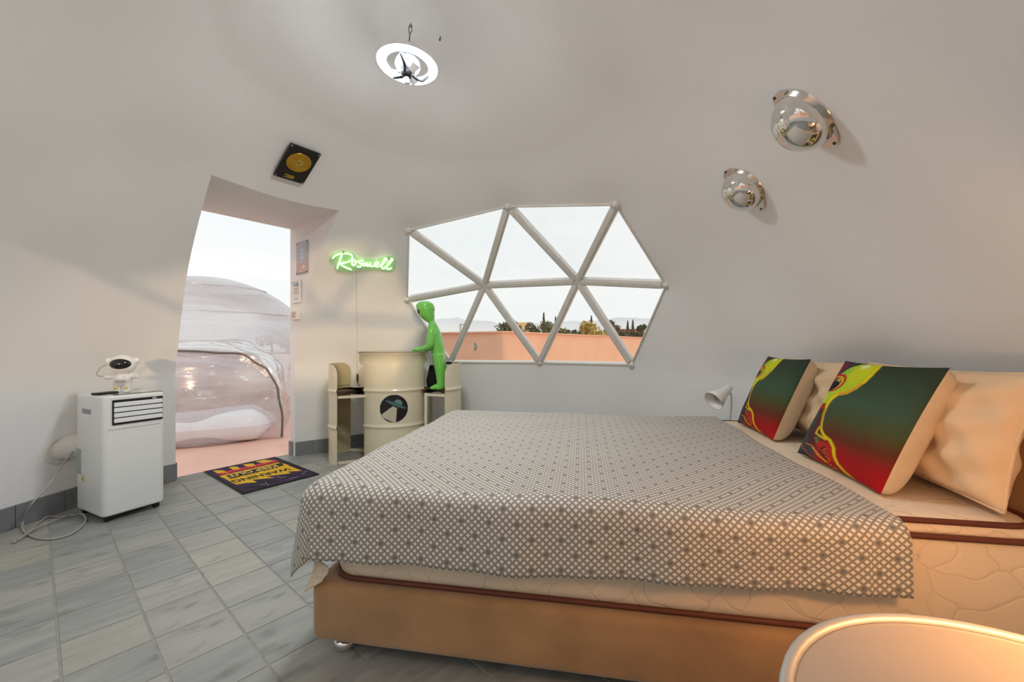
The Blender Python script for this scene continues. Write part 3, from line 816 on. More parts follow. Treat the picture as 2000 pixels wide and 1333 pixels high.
# ================================================================= BED
BED0 = Vector((-.605, 1.24, 0)); BRZ = math.radians(-9.7)
BX = Vector((math.cos(BRZ), math.sin(BRZ), 0)); BY = Vector((-math.sin(BRZ), math.cos(BRZ), 0))
def BP(s, w, z=0): return BED0+BX*s+BY*w+Vector((0, 0, z))
BL_, BW_ = 1.885, 1.39
bed = thing('bed_frame', 'beige velvet upholstered bed frame on chrome feet', 'bed', BED0, BRZ)
def rbox(x0, x1, y0, y1, z0, z1, r, rr, seg=4):
    mb = MB(); w, h = x1-x0, y1-y0; cx, cy = (x0+x1)/2, (y0+y1)/2; rings = []
    for k in range(seg+1):
        a = math.pi/2*k/seg; i = rr*(1-math.sin(a)); rings.append(rrect(w-2*i, h-2*i, max(r-i, .004), z0+rr*(1-math.cos(a)), 6, cx, cy))
    for k in range(seg+1):
        a = math.pi/2*k/seg; i = rr*(1-math.cos(a)); rings.append(rrect(w-2*i, h-2*i, max(r-i, .004), z1-rr+rr*math.sin(a), 6, cx, cy))
    return mb.loft(rings)
rbox(-.014, BL_, -.004, BW_, .05, .228, .035, .022).build('base', 'velvet', bed)
rbox(BL_+.055, BL_+.115, .0, BW_-.12, .05, .85, .04, .04).build('headboard', 'velvet', bed)
for s, w in ((.07, .06), (BL_-.1, .06), (.07, BW_-.06), (BL_-.1, BW_-.06), (BL_*.62, .06)):
    mb = MB(); mb.lathe([(.02, .055), (.02, .035), (.034, .03), (.037, .02), (.034, .008), (.028, 0), (0, 0)], (s, w, 0), 20); mb.build('foot', 'chrome', bed)
# mattress
MZ0, MZ1, MZT = .231, .485, .525
mat_t = thing('mattress', 'cream quilted mattress with brown piping on the velvet bed', 'mattress', BED0, BRZ)
def mattress_ring(z, i): return rrect(BL_+.02-2*i, BW_-.05-2*i, .09, z, 8, BL_/2+.035, BW_/2)
mb = MB(); rings = []
for k in range(9):
    t = k/8; rings.append(mattress_ring(MZ0+(MZ1-MZ0)*t, .012*(2*t-1)**2-.004))
mb.loft(rings); mb.build('body', 'quilted_ticking', mat_t)
mb = MB(); rings = []
for k in range(7):
    t = k/6; a = t*math.pi/2; rings.append(mattress_ring(MZ1+.004+(MZT-MZ1-.004)*math.sin(a), .008+.05*(1-math.cos(a))))
mb.loft(rings); mb.build('pillow_top', 'quilted_ticking', mat_t)
for z, i in ((MZ0+.006, .002), (MZ1+.002, .0), (MZT-.008, .02)):
    MB().tube(mattress_ring(z, i), .0075, 8, closed=True).build('piping', 'mattress_piping', mat_t)
# bedspread: cloth hung over the foot, the near and the far side
TOPZ = MZT+.004; DN, DFT = .215, .175
def cloth(p, q):
    # p along length from -DFT..1.585, q across from -DN..BW+.12 ; edges of the mattress top at e
    e = .018; rs = .05
    P0, Q0, Q1 = e, e, BW_-e
    a = max(0, P0-p); b = max(0, Q0-q); c = max(0, q-Q1)
    x = max(p, P0); y = min(max(q, Q0), Q1); b2 = b if b > 0 else c; sg = -1 if b > 0 else 1
    d = max(a, b2)+.28*min(a, b2); z = TOPZ+.0025*math.sin(p*9+q*5)+.002*math.sin(q*17-p*6)
    if d > 0:
        th = math.atan2(b2, a); arc = rs*math.pi/2
        if d < arc: f = d/rs; out = rs*math.sin(f); dz = rs*(1-math.cos(f))
        else: out = rs+(d-arc)*.07; dz = rs+(d-arc)
        if b2 > 0 and a > 0: out += .02*math.sin(2*th)*min(1, d/.25)
        if a > 0 and b2 == 0: out += (d)*.07*(1+.35*math.sin(q*11))
        if b2 > 0 and a == 0: out += .006*math.sin(p*13)*min(1, d/.15)+.004*math.sin(p*31+1)*min(1, d/.15)
        x -= out*math.cos(th); y += sg*out*math.sin(th); z -= dz
        x -= 0; 
    return Vector((x, y, z))
mb = MB(); nP, nQ = 150, 130; pa, pb = -DFT, 1.562
def cf(i, j):
    p = pa+(pb-pa)*i; q = -DN+(BW_+.14+DN)*j
    if q < .1: q = q-(.0)*(1-i) + .055*max(0, i-.25)*max(0, (.1-q)/.3)   # hem rises toward the head end
    p += .006*math.sin(q*7)*(i > .95)
    return cloth(p, q)
mb.grid(cf, nP, nQ, uv=lambda i, j: (pa+(pb-pa)*i, -DN+(BW_+.14+DN)*j))
sp = mb.build('bedspread', 'bedspread_weave', None); sp.location = BED0; sp.rotation_euler = (0, 0, BRZ)
tag(sp, 'grey bedspread woven with small pale diamonds draped over the mattress', 'bedspread')
md = sp.modifiers.new('thick', 'SOLIDIFY'); md.thickness = .004; md.offset = 1

# pale reverse of the cloth folded out at the near foot corner
def flap(u, v):
    return Vector((0.0-.012*v+.055*u+.006*math.sin(v*5), .006-.014*u-.02*v*(1-u), .305-.10*v*(1-.55*u)-.02*u))
fl = MB(); fl.grid(flap, 12, 14, uv=lambda i, j: (i*.06, j*.1)); fo = fl.build('folded_corner', 'spread_reverse', sp); fm = fo.modifiers.new('thick', 'SOLIDIFY'); fm.thickness = .003

# cushions
ART_Q = [(570, 85), (1410, 120), (770, 1265), (35, 900)]
HART = homog([(0, 1), (1, 1), (1, 0), (0, 0)], ART_Q)
def alien_art(n):
    U, V = np.meshgrid(np.linspace(0, 1, n+1), np.linspace(0, 1, n+1))
    p = happly(HART, np.c_[U.ravel(), V.ravel()]); x = p[:, 0].reshape(U.shape); y = p[:, 1].reshape(U.shape)
    def C(*c): return np.array(lin(c))
    stops = [0, .13, .27, .42, .58, 1]; cols = [C(160, 0, 4), C(146, 2, 6), C(90, 38, 10), C(66, 70, 34), C(56, 78, 56), C(36, 44, 30)]
    g = V+.10*(U-.5)*0
    col = np.stack([np.interp(g, stops, [c[k] for c in cols]) for k in range(3)], -1)
    left = np.clip((.36-U)/.14, 0, 1)[..., None]*np.clip((.62-V)/.2, 0, 1)[..., None]
    col = col*(1-left)+C(52, 62, 58)*left
    dkl = (np.clip((.05-V)/.05, 0, 1)*np.clip((.3-U)/.2, 0, 1))[..., None]; col = col*(1-dkl)+C(40, 34, 42)*dkl
    def fill(poly, c, a=1.0):
        m = inpoly(x, y, poly); col[m] = col[m]*(1-a)+C(*c)*a
    def line(pts, w, c):
        m = dline(x, y, pts) < w; col[m] = C(*c)
    def line_soft(pts, w, c):
        d = dline(x, y, pts); a = np.clip(1.4-d/w, 0, 1)[..., None]; col[:] = col*(1-a)+C(*c)*a
    fill([(575, 85), (690, 95), (600, 165), (480, 260), (400, 370), (365, 430), (345, 350), (420, 220), (500, 140)], (66, 34, 48), .85)
    line_soft([(600, 130), (520, 190), (450, 240)], 22, (120, 24, 44))
    fill([(440, 500), (410, 600), (385, 690), (355, 740), (300, 800), (230, 900), (200, 830), (240, 720), (300, 660), (350, 590), (370, 500)], (84, 22, 28), .8)
    # head
    head = [(500, 255), (590, 195), (650, 150), (740, 112), (893, 95), (897, 140), (872, 212), (820, 285), (750, 332), (640, 378), (560, 390), (505, 432), (470, 475), (430, 500), (372, 500), (345, 470), (385, 430), (415, 370), (432, 320)]
    fill(head, (170, 190, 30))
    fill([(650, 210), (740, 150), (860, 110), (870, 160), (820, 240), (740, 290), (660, 310)], (190, 196, 12))
    fill([(580, 200), (640, 165), (700, 150), (660, 200), (610, 240)], (124, 180, 60), .7)
    line_soft([(897, 100), (893, 150), (862, 220), (815, 285), (745, 335), (640, 380), (560, 395), (505, 440), (470, 480)], 13, (226, 190, 0))
    line_soft([(790, 305), (740, 335), (640, 378), (570, 392)], 7, (224, 120, 20))
    line_soft([(770, 140), (800, 128)], 22, (214, 220, 150))
    fill([(400, 470), (455, 470), (430, 520), (350, 515), (330, 490)], (170, 30, 20))
    line(([(345, 450), (400, 465), (370, 490), (430, 485), (360, 510)]), 7, (150, 20, 14))
    line_soft([(380, 455), (440, 400)], 14, (196, 206, 60))
    line(([(275, 495), (330, 463)]), 7, (224, 214, 214))
    # eye
    def ell(cx, cy, a_, b_, rot, c):
        ct, st = math.cos(rot), math.sin(rot); X = (x-cx)*ct+(y-cy)*st; Y = -(x-cx)*st+(y-cy)*ct; m = (X/a_)**2+(Y/b_)**2 < 1; col[m] = C(*c)
    ell(532, 288, 112, 66, -.55, (178, 22, 14)); ell(528, 292, 92, 50, -.55, (196, 170, 40)); ell(515, 300, 84, 44, -.6, (30, 12, 26)); ell(552, 275, 34, 20, -.5, (200, 150, 30)); ell(520, 305, 50, 24, -.6, (18, 8, 22))
    line_soft([(425, 345), (455, 300), (490, 255)], 9, (196, 206, 70))
    # neck, shoulder and body lines
    line_soft([(465, 485), (420, 570), (392, 660), (382, 710), (405, 770), (455, 815), (470, 880), (448, 960), (448, 1030), (480, 1100), (525, 1150)], 15, (216, 190, 10))
    line_soft([(440, 520), (405, 600), (372, 690)], 6, (170, 60, 14))
    fill([(290, 790), (345, 820), (425, 845), (445, 905), (420, 1010), (385, 1010), (350, 930), (290, 890)], (176, 26, 12))
    fill([(285, 775), (325, 780), (325, 830), (290, 830)], (74, 110, 60))
    line_soft([(360, 690), (310, 740), (360, 775), (410, 805)], 10, (206, 186, 30)); line([(345, 745), (352, 715), (362, 755)], 9, (110, 20, 16))
    fill([(330, 880), (390, 870), (385, 960), (340, 1000), (310, 940)], (70, 18, 22))
    for k in range(6): line(([(330+k*5, 905+k*20), (385, 893+k*20)]), 4.5, (216, 90, 30))
    line(([(180, 830), (230, 850), (290, 955), (345, 1030), (400, 1075)]), 5.5, (216, 120, 40)); line([(235, 870), (265, 950), (320, 1010)], 5, (222, 180, 60))
    line([(235, 510), (190, 550), (145, 630), (112, 700), (108, 770), (122, 860), (165, 935), (225, 995)], 5.5, (190, 60, 60)); line([(225, 515), (180, 560)], 12, (190, 20, 36)); line([(160, 600), (130, 670)], 8, (200, 20, 40))
    return col
NA = 120
ART = alien_art(NA)
def cushion(label, s, w, half, H_, th, lean, grp, yaw=0.0):
    # local x: across (viewer's left is far side +w), y: up the cushion, z: out of the front
    xa = (-BY); ya = (Vector((0, 0, 1))*math.cos(lean)+BX*math.sin(lean)); R = frame_of(xa, ya)
    R = Matrix.Rotation(yaw, 3, 'Z')@R
    t = thing('throw_cushion', label, 'cushion', BP(s, w, TOPZ+.006), R=R, group=grp)
    def shape(u, v):
        x, y = 2*u-1, 2*v-1
        k = 1-.05*(1-x*x)*0
        px = x*half*(1-.045*(1-y*y)*abs(x)**3); py = H_/2+y*H_/2*(1-.045*(1-x*x)*abs(y)**3)
        pr = max(0, (1-abs(x)**2.6))**.55*max(0, (1-abs(y)**2.6))**.55
        return px, py, pr
    def fr(u, v):
        x, y, p = shape(u, v); return Vector((x, y, .28*th*p+.003*math.sin(u*14+v*9)*p))
    def bk(u, v):
        x, y, p = shape(u, v); return Vector((x, y, -.62*th*(max(0, 1-abs(2*u-1)**5)**.4)*(max(0, 1-abs(2*v-1)**5)**.4)))
    MB().grid(fr, NA, NA, col=ART).build('printed_front', 'print_matte', t)
    MB().grid(lambda u, v: bk(1-u, v), 40, 40).build('plain_back', 'cushion_back', t)
    return t
cushion('square cushion printed with a smoking green alien, the one nearer the viewer', 1.625, .39, .222, .392, .15, math.radians(25), 'alien print cushions on the bed')
cushion('square alien print cushion on the far side beside the white reading lamp', 1.625, 1.02, .205, .385, .15, math.radians(23), 'alien print cushions on the bed')
def pillow(label, s, w, half, H_, th, lean, seed):
    xa = (-BY); ya = (Vector((0, 0, 1))*math.cos(lean)+BX*math.sin(lean)); R = frame_of(xa, ya)
    t = thing('pillow', label, 'pillow', BP(s, w, TOPZ+.02), R=R, group='plain pillows against the headboard')
    rs = np.random.RandomState(seed); ph = rs.rand(8)*6.28
    def mk(sg):
        def f(u, v):
            x, y = 2*u-1, 2*v-1
            pr = max(0, (1-abs(x)**2.8))**.5*max(0, (1-abs(y)**2.8))**.5
            wr = .010*math.sin(7*x+4*y+ph[0])+.008*math.sin(12*y-6*x+ph[1])+.006*math.sin(17*x+ph[2]+9*y)
            px = x*half*(1-.06*(1-y*y)*abs(x)**3); py = H_/2+y*H_/2*(1-.07*(1-x*x)*abs(y)**3)
            return Vector((px, py, sg*(.5*th*pr+wr*pr*1.0)))
        return f
    mb = MB(); mb.grid(mk(1), 46, 40); mb.grid(lambda u, v: mk(-1)(1-u, v), 46, 40)
    mb.build('pillow_case', 'pillow_cotton', t)
    MB().tube([Vector((x*half*(1-.06*(1-y*y)*abs(x)**3), H_/2+y*H_/2*(1-.07*(1-x*x)*abs(y)**3), 0)) for x, y in [(math.copysign(1, a) if abs(a) > abs(b) else a/abs(b), math.copysign(1, b) if abs(b) >= abs(a) else b/abs(a)) for a, b in [(math.cos(k), math.sin(k)) for k in np.linspace(0, 2*math.pi, 80, endpoint=False)]]], .004, 6, closed=True).build('seam', 'pillow_cotton', t)
pillow('plain beige pillow nearest the viewer leaning on the headboard', 1.80, .335, .30, .345, .13, math.radians(14), 3)
pillow('plain beige pillow mostly hidden behind the far alien cushion', 1.80, .98, .29, .34, .12, math.radians(14), 5)

# ================================================================= NIGHTSTANDS AND READING LAMPS
def drum_table(label, loc, r, h):
    t = thing('drum_nightstand', label, 'nightstand', loc, group='metal drum nightstands')
    prof = [(0, 0), (r-.006, 0), (r, .008)]
    for z in np.linspace(.01, h-.03, 40):
        b = sum(.008*math.exp(-((z-zz)/.012)**2) for zz in (h*.36, h*.68)); prof.append((r-.006+b, z))
    prof += [(r-.004, h-.026)]
    MB().lathe(prof, n=64).build('body', 'night_metal', t)
    MB().lathe([(r-.006, h-.03), (r, h-.024), (r+.002, h-.012), (r, h-.002), (r-.006, h), (r-.012, h-.003), (r-.014, h-.007)], n=64).build('rim', 'night_rim', t)
    MB().lathe([(r-.013, h-.0075), (r*.5, h-.007), (.001, h-.007)], n=64).build('top', 'night_metal', t)
    return t
NS = Vector((.565, .335, 0)); NSH = .545
drum_table('round metal drum nightstand in the near corner beside the bed', NS, .288, NSH)
drum_table('small drum nightstand hidden behind the far side of the bed', (1.235, 2.585, 0), .18, .44)
def reading_lamp(label, loc, rz, warm, sc=1.0, dn=-.5):
    t = thing('reading_lamp', label, 'lamp', loc, rz, group='white bedside reading lamps')
    MB().lathe([(0, 0), (.05*sc, 0), (.052*sc, .006), (.05*sc, .018), (.02*sc, .022), (0, .022)], n=28).build('base', 'white_plastic', t)
    MB().box((.052*sc, 0, .03), (.014, .02, .02), bev=.003).build('switch', 'red_plastic', t)
    st = crom([(0, 0, .02), (-.01*sc, 0, .09*sc), (-.012*sc, 0, .16*sc), (.012*sc, 0, .198*sc)], 6)
    MB().tube(st, .006, 8).build('stem', 'white_plastic', t)
    d = Vector((.86, 0, dn)).normalized(); M = frame_of(d.orthogonal(), d.cross(d.orthogonal())); c = Vector((.012*sc, 0, .198*sc))
    MB().lathe([(0, -.02*sc), (.017*sc, -.016*sc), (.021*sc, 0), (.023*sc, .02*sc), (.03*sc, .045*sc), (.042*sc, .08*sc), (.052*sc, .115*sc), (.049*sc, .113*sc), (.038*sc, .078*sc), (.026*sc, .045*sc), (.015*sc, .03*sc)], c, 28, M).build('shade', 'white_plastic', t)
    MB().ell(c+d*.075*sc, (.02*sc,)*3, nu=14, nv=8).build('bulb', 'bulb_warm' if warm else 'grey_plastic', t)
    if warm:
        ld = bpy.data.lights.new('reading_lamp_light', 'POINT'); lo = bpy.data.objects.new('reading_lamp_light', ld); COL.objects.link(lo); lo.parent = t
        lo.location = c+d*.125*sc; lo.rotation_euler = d.to_track_quat('-Z', 'Y').to_euler()
        ld.energy = BEDLAMP_W; ld.color = (1.0, .47, .15); ld.shadow_soft_size = .035
    return t
reading_lamp('white reading lamp standing by the far end of the bed', (1.355, 2.535, .435), math.radians(200), False, 1.2)
reading_lamp('warm lit white reading lamp on the near drum nightstand', (NS.x+.225, NS.y-.04, NSH-.004), math.radians(97), True, 1.95, -.75)

# ================================================================= AIR CONDITIONER
ACA = math.radians(64); AX = Vector((math.cos(ACA), math.sin(ACA), 0)); AS = Vector((-math.sin(ACA), math.cos(ACA), 0))
ac = thing('portable_air_conditioner', 'white portable air conditioner on casters left of the doorway', 'air conditioner', (-2.157, 2.144, 0), ACA)
ACM = Matrix.Translation((-2.157, 2.144, 0))@Matrix.Rotation(ACA, 4, 'Z')
AWD, ADP, AH = .275, .33, .675     # local x: along front face, local y: depth to the wall
rbox(0, AWD, .0, ADP, .032, AH, .028, .012).build('body', 'white_plastic', ac)
MB().box((AWD/2, -.0015, .50), (AWD-.05, .004, .012)).build('panel_seam', 'white_plastic', ac)
# louvre opening
MB().box((AWD/2+.012, -.001, .585), (AWD-.052, .012, .135), bev=.004).build('grille_opening', 'black_plastic', ac)
for k in range(4):
    MB().box((AWD/2+.012, -.009, .541+k*.0285), (AWD-.062, .012, .0235), Matrix.Rotation(math.radians(-8), 3, 'X'), bev=.003).build('louvre', 'white_plastic', ac)
MB().box((AWD*.80, -.0075, .645), (.02, .003, .008)).build('status_display', 'sticker_grey', ac)
MB().box((AWD/2-.005, -.001, .498), (.034, .002, .004)).build('brand_mark', 'grey_plastic', ac)
MB().box((AWD/2+.018, -.001, .4965), (.014, .002, .0015)).build('brand_mark', 'sticker_grey', ac)
MB().box((AWD/2+.03, .05, AH+.001), (AWD-.06, .045, .003)).build('control_panel', 'black_gloss', ac)
MB().box((-.001, .19, .585), (.004, .10, .026), bev=.001).build('carry_handle', 'grey_plastic', ac)
MB().box((-.001, .285, .30), (.003, .05, .14)).build('rating_label', 'sticker_grey', ac)
MB().box((-.0015, .225, .215), (.003, .05, .05)).build('warning_label', 'white_plastic_matte', ac)
MB().poly([Vector((-.0032, .245, .20)), Vector((-.0032, .205, .20)), Vector((-.0032, .225, .235))], .0006, Vector((-1, 0, 0))).build('warning_triangle', 'sticker_yellow', ac)
MB().box((AWD/2, ADP/2, .026), (AWD-.06, ADP-.06, .014)).build('under_tray', 'black_plastic', ac)
for x in (.03, AWD-.03):
    for y in (.035, ADP-.035):
        mb = MB(); M = Matrix.Rotation(math.pi/2, 3, 'Y')
        mb.lathe([(0, -.012), (.014, -.012), (.0165, -.008), (.0165, .008), (.014, .012), (0, .012)], (x, y, .0165), 16, M); mb.box((x, y, .03), (.026, .024, .014), bev=.003); mb.build('caster', 'black_plastic', ac)
# exhaust duct through the wall
dp, dn_ = hit(118, 880)
d0 = Vector((-2.157, 2.144, 0))+AX*.135+AS*(ADP-.005); d0.z = .385
dd = (dp-d0)
dt = thing('exhaust_duct', 'short white exhaust duct running into the wall behind the air conditioner', 'duct', (d0.x, d0.y, 0))
e1 = dp+Vector((-.01, -.02, 0)) ; e1.z = dp.z
pts = [d0, d0.lerp(dp, .5)+Vector((0, 0, .0)), dp-dn_*.03]
tot = (dp-d0).length
pth = [d0.lerp(dp-dn_*.05, k/14) for k in range(15)]
MB().tube([p-Vector((d0.x, d0.y, 0)) for p in pth], [.066+(.0015 if k % 2 else 0) for k in range(15)], 24).build('hose', 'duct', dt)
MB().lathe([(.067, -.008), (.076, -.004), (.078, .006), (.066, .006)], dp-Vector((d0.x, d0.y, 0)), 24, frame_of(dn_.orthogonal(), dn_.cross(dn_.orthogonal()))).build('wall_collar', 'duct', dt)
MB().tube([p-Vector((d0.x, d0.y, 0)) for p in (pth[2], pth[3])], .072, 24).build('hose_clamp', 'duct_ring', dt)
# mains lead on the floor
zc = .007
lead = [hit(146, 862)[0]+hit(146, 862)[1]*.05, at_y(128, 900, 2.25), at_y(98, 945, 2.16), at_y(62, 985, 2.07), at_z(45, 1020, .03), at_z(48, 1040, zc), at_z(75, 1052, zc), at_z(110, 1052, zc), at_z(145, 1040, zc), at_z(166, 1020, zc), at_z(165, 1008, zc+.01), at_z(155, 1003, .02)]
o = MB().tube(crom(lead, 8), .0045, 8).build('power_cord', 'wire_grey', ac); o.matrix_parent_inverse = ACM.inverted()
lead2 = [at_z(152, 1006, zc), at_z(120, 1010, zc), at_z(92, 1010, zc+.003), at_z(76, 1022, zc), at_z(50, 1045, zc+.008), at_z(30, 1055, zc), at_z(27, 1060, zc), at_z(42, 1052, zc), at_z(70, 1032, zc+.009), at_z(110, 1016, zc+.008), at_z(148, 1002, zc+.004)]
o = MB().tube(crom(lead2, 8), .004, 8).build('power_cord', 'wire_grey', ac); o.matrix_parent_inverse = ACM.inverted()

# astronaut projector on top
at0 = at_z(230, 752, AH+.004)
at0 = Vector((-2.157, 2.144, 0))+AX*.135+AS*.145; at0.z = AH+.0015
face = Vector((-at0.x*.55, -at0.y, 0)); rz = math.atan2(face.y, face.x)+math.pi/2
an = thing('astronaut_projector', 'white toy astronaut star projector with black visor on the air conditioner', 'projector', at0, rz)
bd = MB()
for s in (-1, 1):
    bd.ell((s*.022, 0, .02), (.018, .02, .024)); bd.ell((s*.022, -.006, .008), (.019, .026, .010)); bd.tube([(s*.022, 0, .02), (s*.02, 0, .06)], [.018, .02], 12)
    bd.tube([(s*.034, 0, .098), (s*.056, -.008, .09), (s*.072, -.022, .092)], [.016, .014, .012], 12)
bd.ell((0, 0, .075), (.042, .034, .042)); bd.ell((0, .032, .078), (.03, .018, .036)); bd.ell((0, 0, .112), (.03, .028, .014))
remeshed(bd, 'suit', 'white_plastic_matte', .0032, an, 3)
hd = MB(); hd.ell((0, 0, .160), (.062, .056, .056))
helmet = hd.build('helmet', 'white_plastic', an)
v_ = MB(); v_.ell((0, -.023, .163), (.050, .041, .036)); v_.build('visor', 'black_gloss', an)
for s in (-1, 1):
    MB().lathe([(0, -.01), (.014, -.01), (.017, -.004), (.017, .006), (.012, .012), (0, .012)], (s*.06, .006, .182), 16, Matrix.Rotation(math.pi/2, 3, 'Y')).build('ear_piece', 'white_plastic', an)
    MB().ell((s*.022, -.0195, .026), (.0085, .004, .0065), nu=10, nv=6).build('boot_badge', 'sticker_yellow', an)
MB().box((0, -.034, .066), (.044, .008, .012), bev=.003).build('belt', 'grey_plastic', an)
MB().box((0, -.032, .086), (.026, .008, .016), bev=.003).build('chest_panel', 'white_plastic', an)
MB().tube(crom([(-.052, .02, .165), (-.09, .01, .15), (-.108, 0, .115), (-.10, 0, .098), (-.07, .0, .096), (-.036, .01, .096)], 6), .0028, 8).build('hose', 'wire_grey', an)
pad = Vector((-2.157, 2.144, 0))+AX*.055+AS*.13; pad.z = AH+.0015
t = thing('remote_control', 'flat black remote control lying left of the toy astronaut', 'remote control', pad, ACA+.35)
MB().box((0, 0, .006), (.10, .05, .012), bev=.003).build('case', 'black_plastic', t)
for k in range(4): MB().box((-.03+k*.018, 0, .0125), (.008, .008, .002)).build('button', 'grey_plastic', t)
cb = Vector((-2.157, 2.144, 0))+AX*.19+AS*.12; cb.z = AH+.005
pp = [cb+AX*(.045*math.cos(k*.9)*(.6+.4*math.sin(k*1.7)))+AS*(.03*math.sin(k*1.1))+Vector((0, 0, .004+.006*(1+math.sin(k*2.1)))) for k in range(16)]
o = MB().tube(crom(pp, 5), .0018, 6).build('usb_cable', 'wire_white', None); tag(o, 'tangled white thin cable on top of the air conditioner', 'cable')

# ================================================================= DOOR MAT
gx = Vector((-.618, -.786, 0)); gy = Vector((.786, -.618, 0))
mc = (at_z(531, 895, 0)+at_z(394, 922, 0)+at_z(484, 967, 0)+at_z(627, 928, 0))/4
e0, e1_, e2, e3 = at_z(531, 895, 0), at_z(394, 922, 0), at_z(484, 967, 0), at_z(627, 928, 0)
gx = ((e1_-e0)+(e2-e3)).normalized(); gy = ((e3-e0)+(e2-e1_)).normalized(); gy = (gy-gx*gx.dot(gy)).normalized()
MW, MH = .49, .735
dm = thing('door_mat', 'black door mat with yellow and red warning print inside the doorway', 'door mat', (mc.x, mc.y, .0), R=Matrix((gx, gy, gx.cross(gy))).transposed())
MQ = [(1160, 110), (100, 320), (790, 670), (1900, 360)]   # door-left, door-right, room-right, room-left (reader)
HM = homog([(0, 0), (1, 0), (1, 1), (0, 1)], MQ); HMI = np.linalg.inv(HM)
def mat_art(nu, nv):
    U, V = np.meshgrid(np.linspace(0, 1, nu+1), np.linspace(0, 1, nv+1)); p = happly(HM, np.c_[U.ravel(), V.ravel()]); x = p[:, 0].reshape(U.shape); y = p[:, 1].reshape(U.shape)
    col = np.zeros(U.shape+(3,)); rs = np.random.RandomState(4)
    n = .5+.5*np.sin(U*9+3*np.sin(V*7))*np.sin(V*12+2*np.sin(U*8)); col[:] = np.array(lin((30, 26, 32)))+(np.array(lin((66, 44, 78)))-np.array(lin((30, 26, 32))))*n[..., None]
    def fill(poly, c): col[inpoly(x, y, poly)] = np.array(lin(c))
    Y = (224, 176, 40)
    fill([(360, 395), (1230, 192), (1350, 215), (1620, 315), (1410, 328), (1475, 352), (1090, 400), (1240, 418), (900, 452), (980, 492), (800, 503), (660, 528), (600, 505)], Y)
    fill([(300, 352), (1190, 152), (1245, 184), (362, 388)], (170, 24, 44))
    fill([(465, 388), (1280, 198), (1335, 236), (545, 436)], (52, 46, 40))
    for tr in ([(240, 312), (400, 306), (505, 350), (310, 350)], [(480, 258), (610, 250), (690, 292), (560, 300)], [(690, 222), (850, 203), (910, 246), (780, 258)], [(880, 182), (1010, 152), (1180, 166), (1010, 200)]): fill(tr, Y)
    edge = (U < .02) | (U > .98) | (V < .013) | (V > .987); col[edge] = np.array(lin((18, 16, 18)))
    return col
mb = MB(); mb.grid(lambda u, v: Vector(((u-.5)*MW, (v-.5)*MH, .0075)), 110, 160, smooth=False, col=mat_art(110, 160)); mb.build('printed_pile', 'print_matte', dm)
MB().box((0, 0, .0036), (MW+.004, MH+.004, .0072), bev=.002).build('rubber_backing', 'black_plastic', dm)
pm('mat_black', (34, 24, 20), .9); pm('mat_yellow', (226, 196, 96), .9); pm('mat_brown', (120, 84, 24), .9); pm('mat_pinkred', (214, 90, 90), .9); pm('mat_white', (170, 165, 170), .9)
def mat_xy(cx, cy):
    u, v = happly(HMI, [(cx, cy)])[0]; return (u-.5)*MW, (v-.5)*MH
def mtext(txt, cx, cy, size, mat, bold=0, sx=1.0):
    X, Y = mat_xy(cx, cy); text_part(txt, size, mat, dm, Matrix.Translation((X, Y, .0082))@Matrix.Diagonal((sx, 1, 1, 1)), bold=bold, ext=.0003)
mtext('WARNING', 1030, 378, .098, 'mat_black', .0022, .80)
mtext('KEEP OUT', 890, 312, .092, 'mat_yellow', .0018, .78)
for k in range(13):   # illegible small print line
    if k in (3, 8): continue
    X, Y = mat_xy(560+k*56, 432-k*13.3); MB().box((X, Y, .008), (.017, .018, .0006)).build('small_print', 'mat_brown', dm)
for k in range(11):
    X, Y = mat_xy(400+k*74, 345-k*16.4); MB().lathe([(.012, 0), (.016, .0004), (.020, 0)], (X, Y, .008), 10).build('small_print', 'mat_pinkred', dm)
for k, (a, b) in enumerate([((1270, 400), (1340, 420)), ((1340, 420), (1420, 400)), ((1030, 520), (1120, 530)), ((1110, 490), (1180, 545)), ((1470, 440), (1600, 405)), ((1640, 370), (1700, 320))]):
    A, B = mat_xy(*a), mat_xy(*b); MB().tube([(A[0], A[1], .0079), (B[0], B[1], .0079)], .002, 5).build('crack_line', 'mat_white', dm)

# ================================================================= OIL-DRUM TABLE AND TWO STOOLS
DCN = Vector((-1.02, 3.53, 0)); DRD = .288; DH = .882
RIBS = (.289, .577)
def drum_r(z, r): return r+sum(.009*math.exp(-((z-q)/.011)**2) for q in RIBS)
facing = math.atan2(-DCN.y, -DCN.x)      # towards the viewer
drum = thing('drum_table', 'cream oil drum table with round flying saucer emblem', 'table', DCN)
def arc_panel(mb, ac_, half, z0, z1, r, flare=0, zf=None, th=.005, n=30, rot=0, ztop_round=None):
    zs = sorted(set(list(np.linspace(z0, z1, 26))+[q+d for q in RIBS for d in (-.024, -.014, -.007, 0, .007, .014, .024) if z0 < q+d < z1]+([z1-ztop_round*(1-math.sin(k*math.pi/16)) for k in range(9)] if ztop_round else [])))
    outer, inner = [], []
    for z in zs:
        h = half
        if flare and z > zf: t = min(1, (z-zf)/(z1-zf)); h = half+flare*(1-math.sqrt(max(0, 1-t*t)))
        if ztop_round and z > z1-ztop_round: t = (z-(z1-ztop_round))/ztop_round; h = half-ztop_round/r*(1-math.sqrt(max(0, 1-t*t)))
        outer.append([Vector(((drum_r(z, r))*math.cos(ac_+h*(2*k/n-1)), (drum_r(z, r))*math.sin(ac_+h*(2*k/n-1)), z)) for k in range(n+1)])
        inner.append([Vector(((drum_r(z, r)-th)*math.cos(ac_+h*(2*k/n-1)), (drum_r(z, r)-th)*math.sin(ac_+h*(2*k/n-1)), z)) for k in range(n+1)])
    mb.loft(outer, cap=False, closed=False); return outer, inner
HALF = math.radians(55)
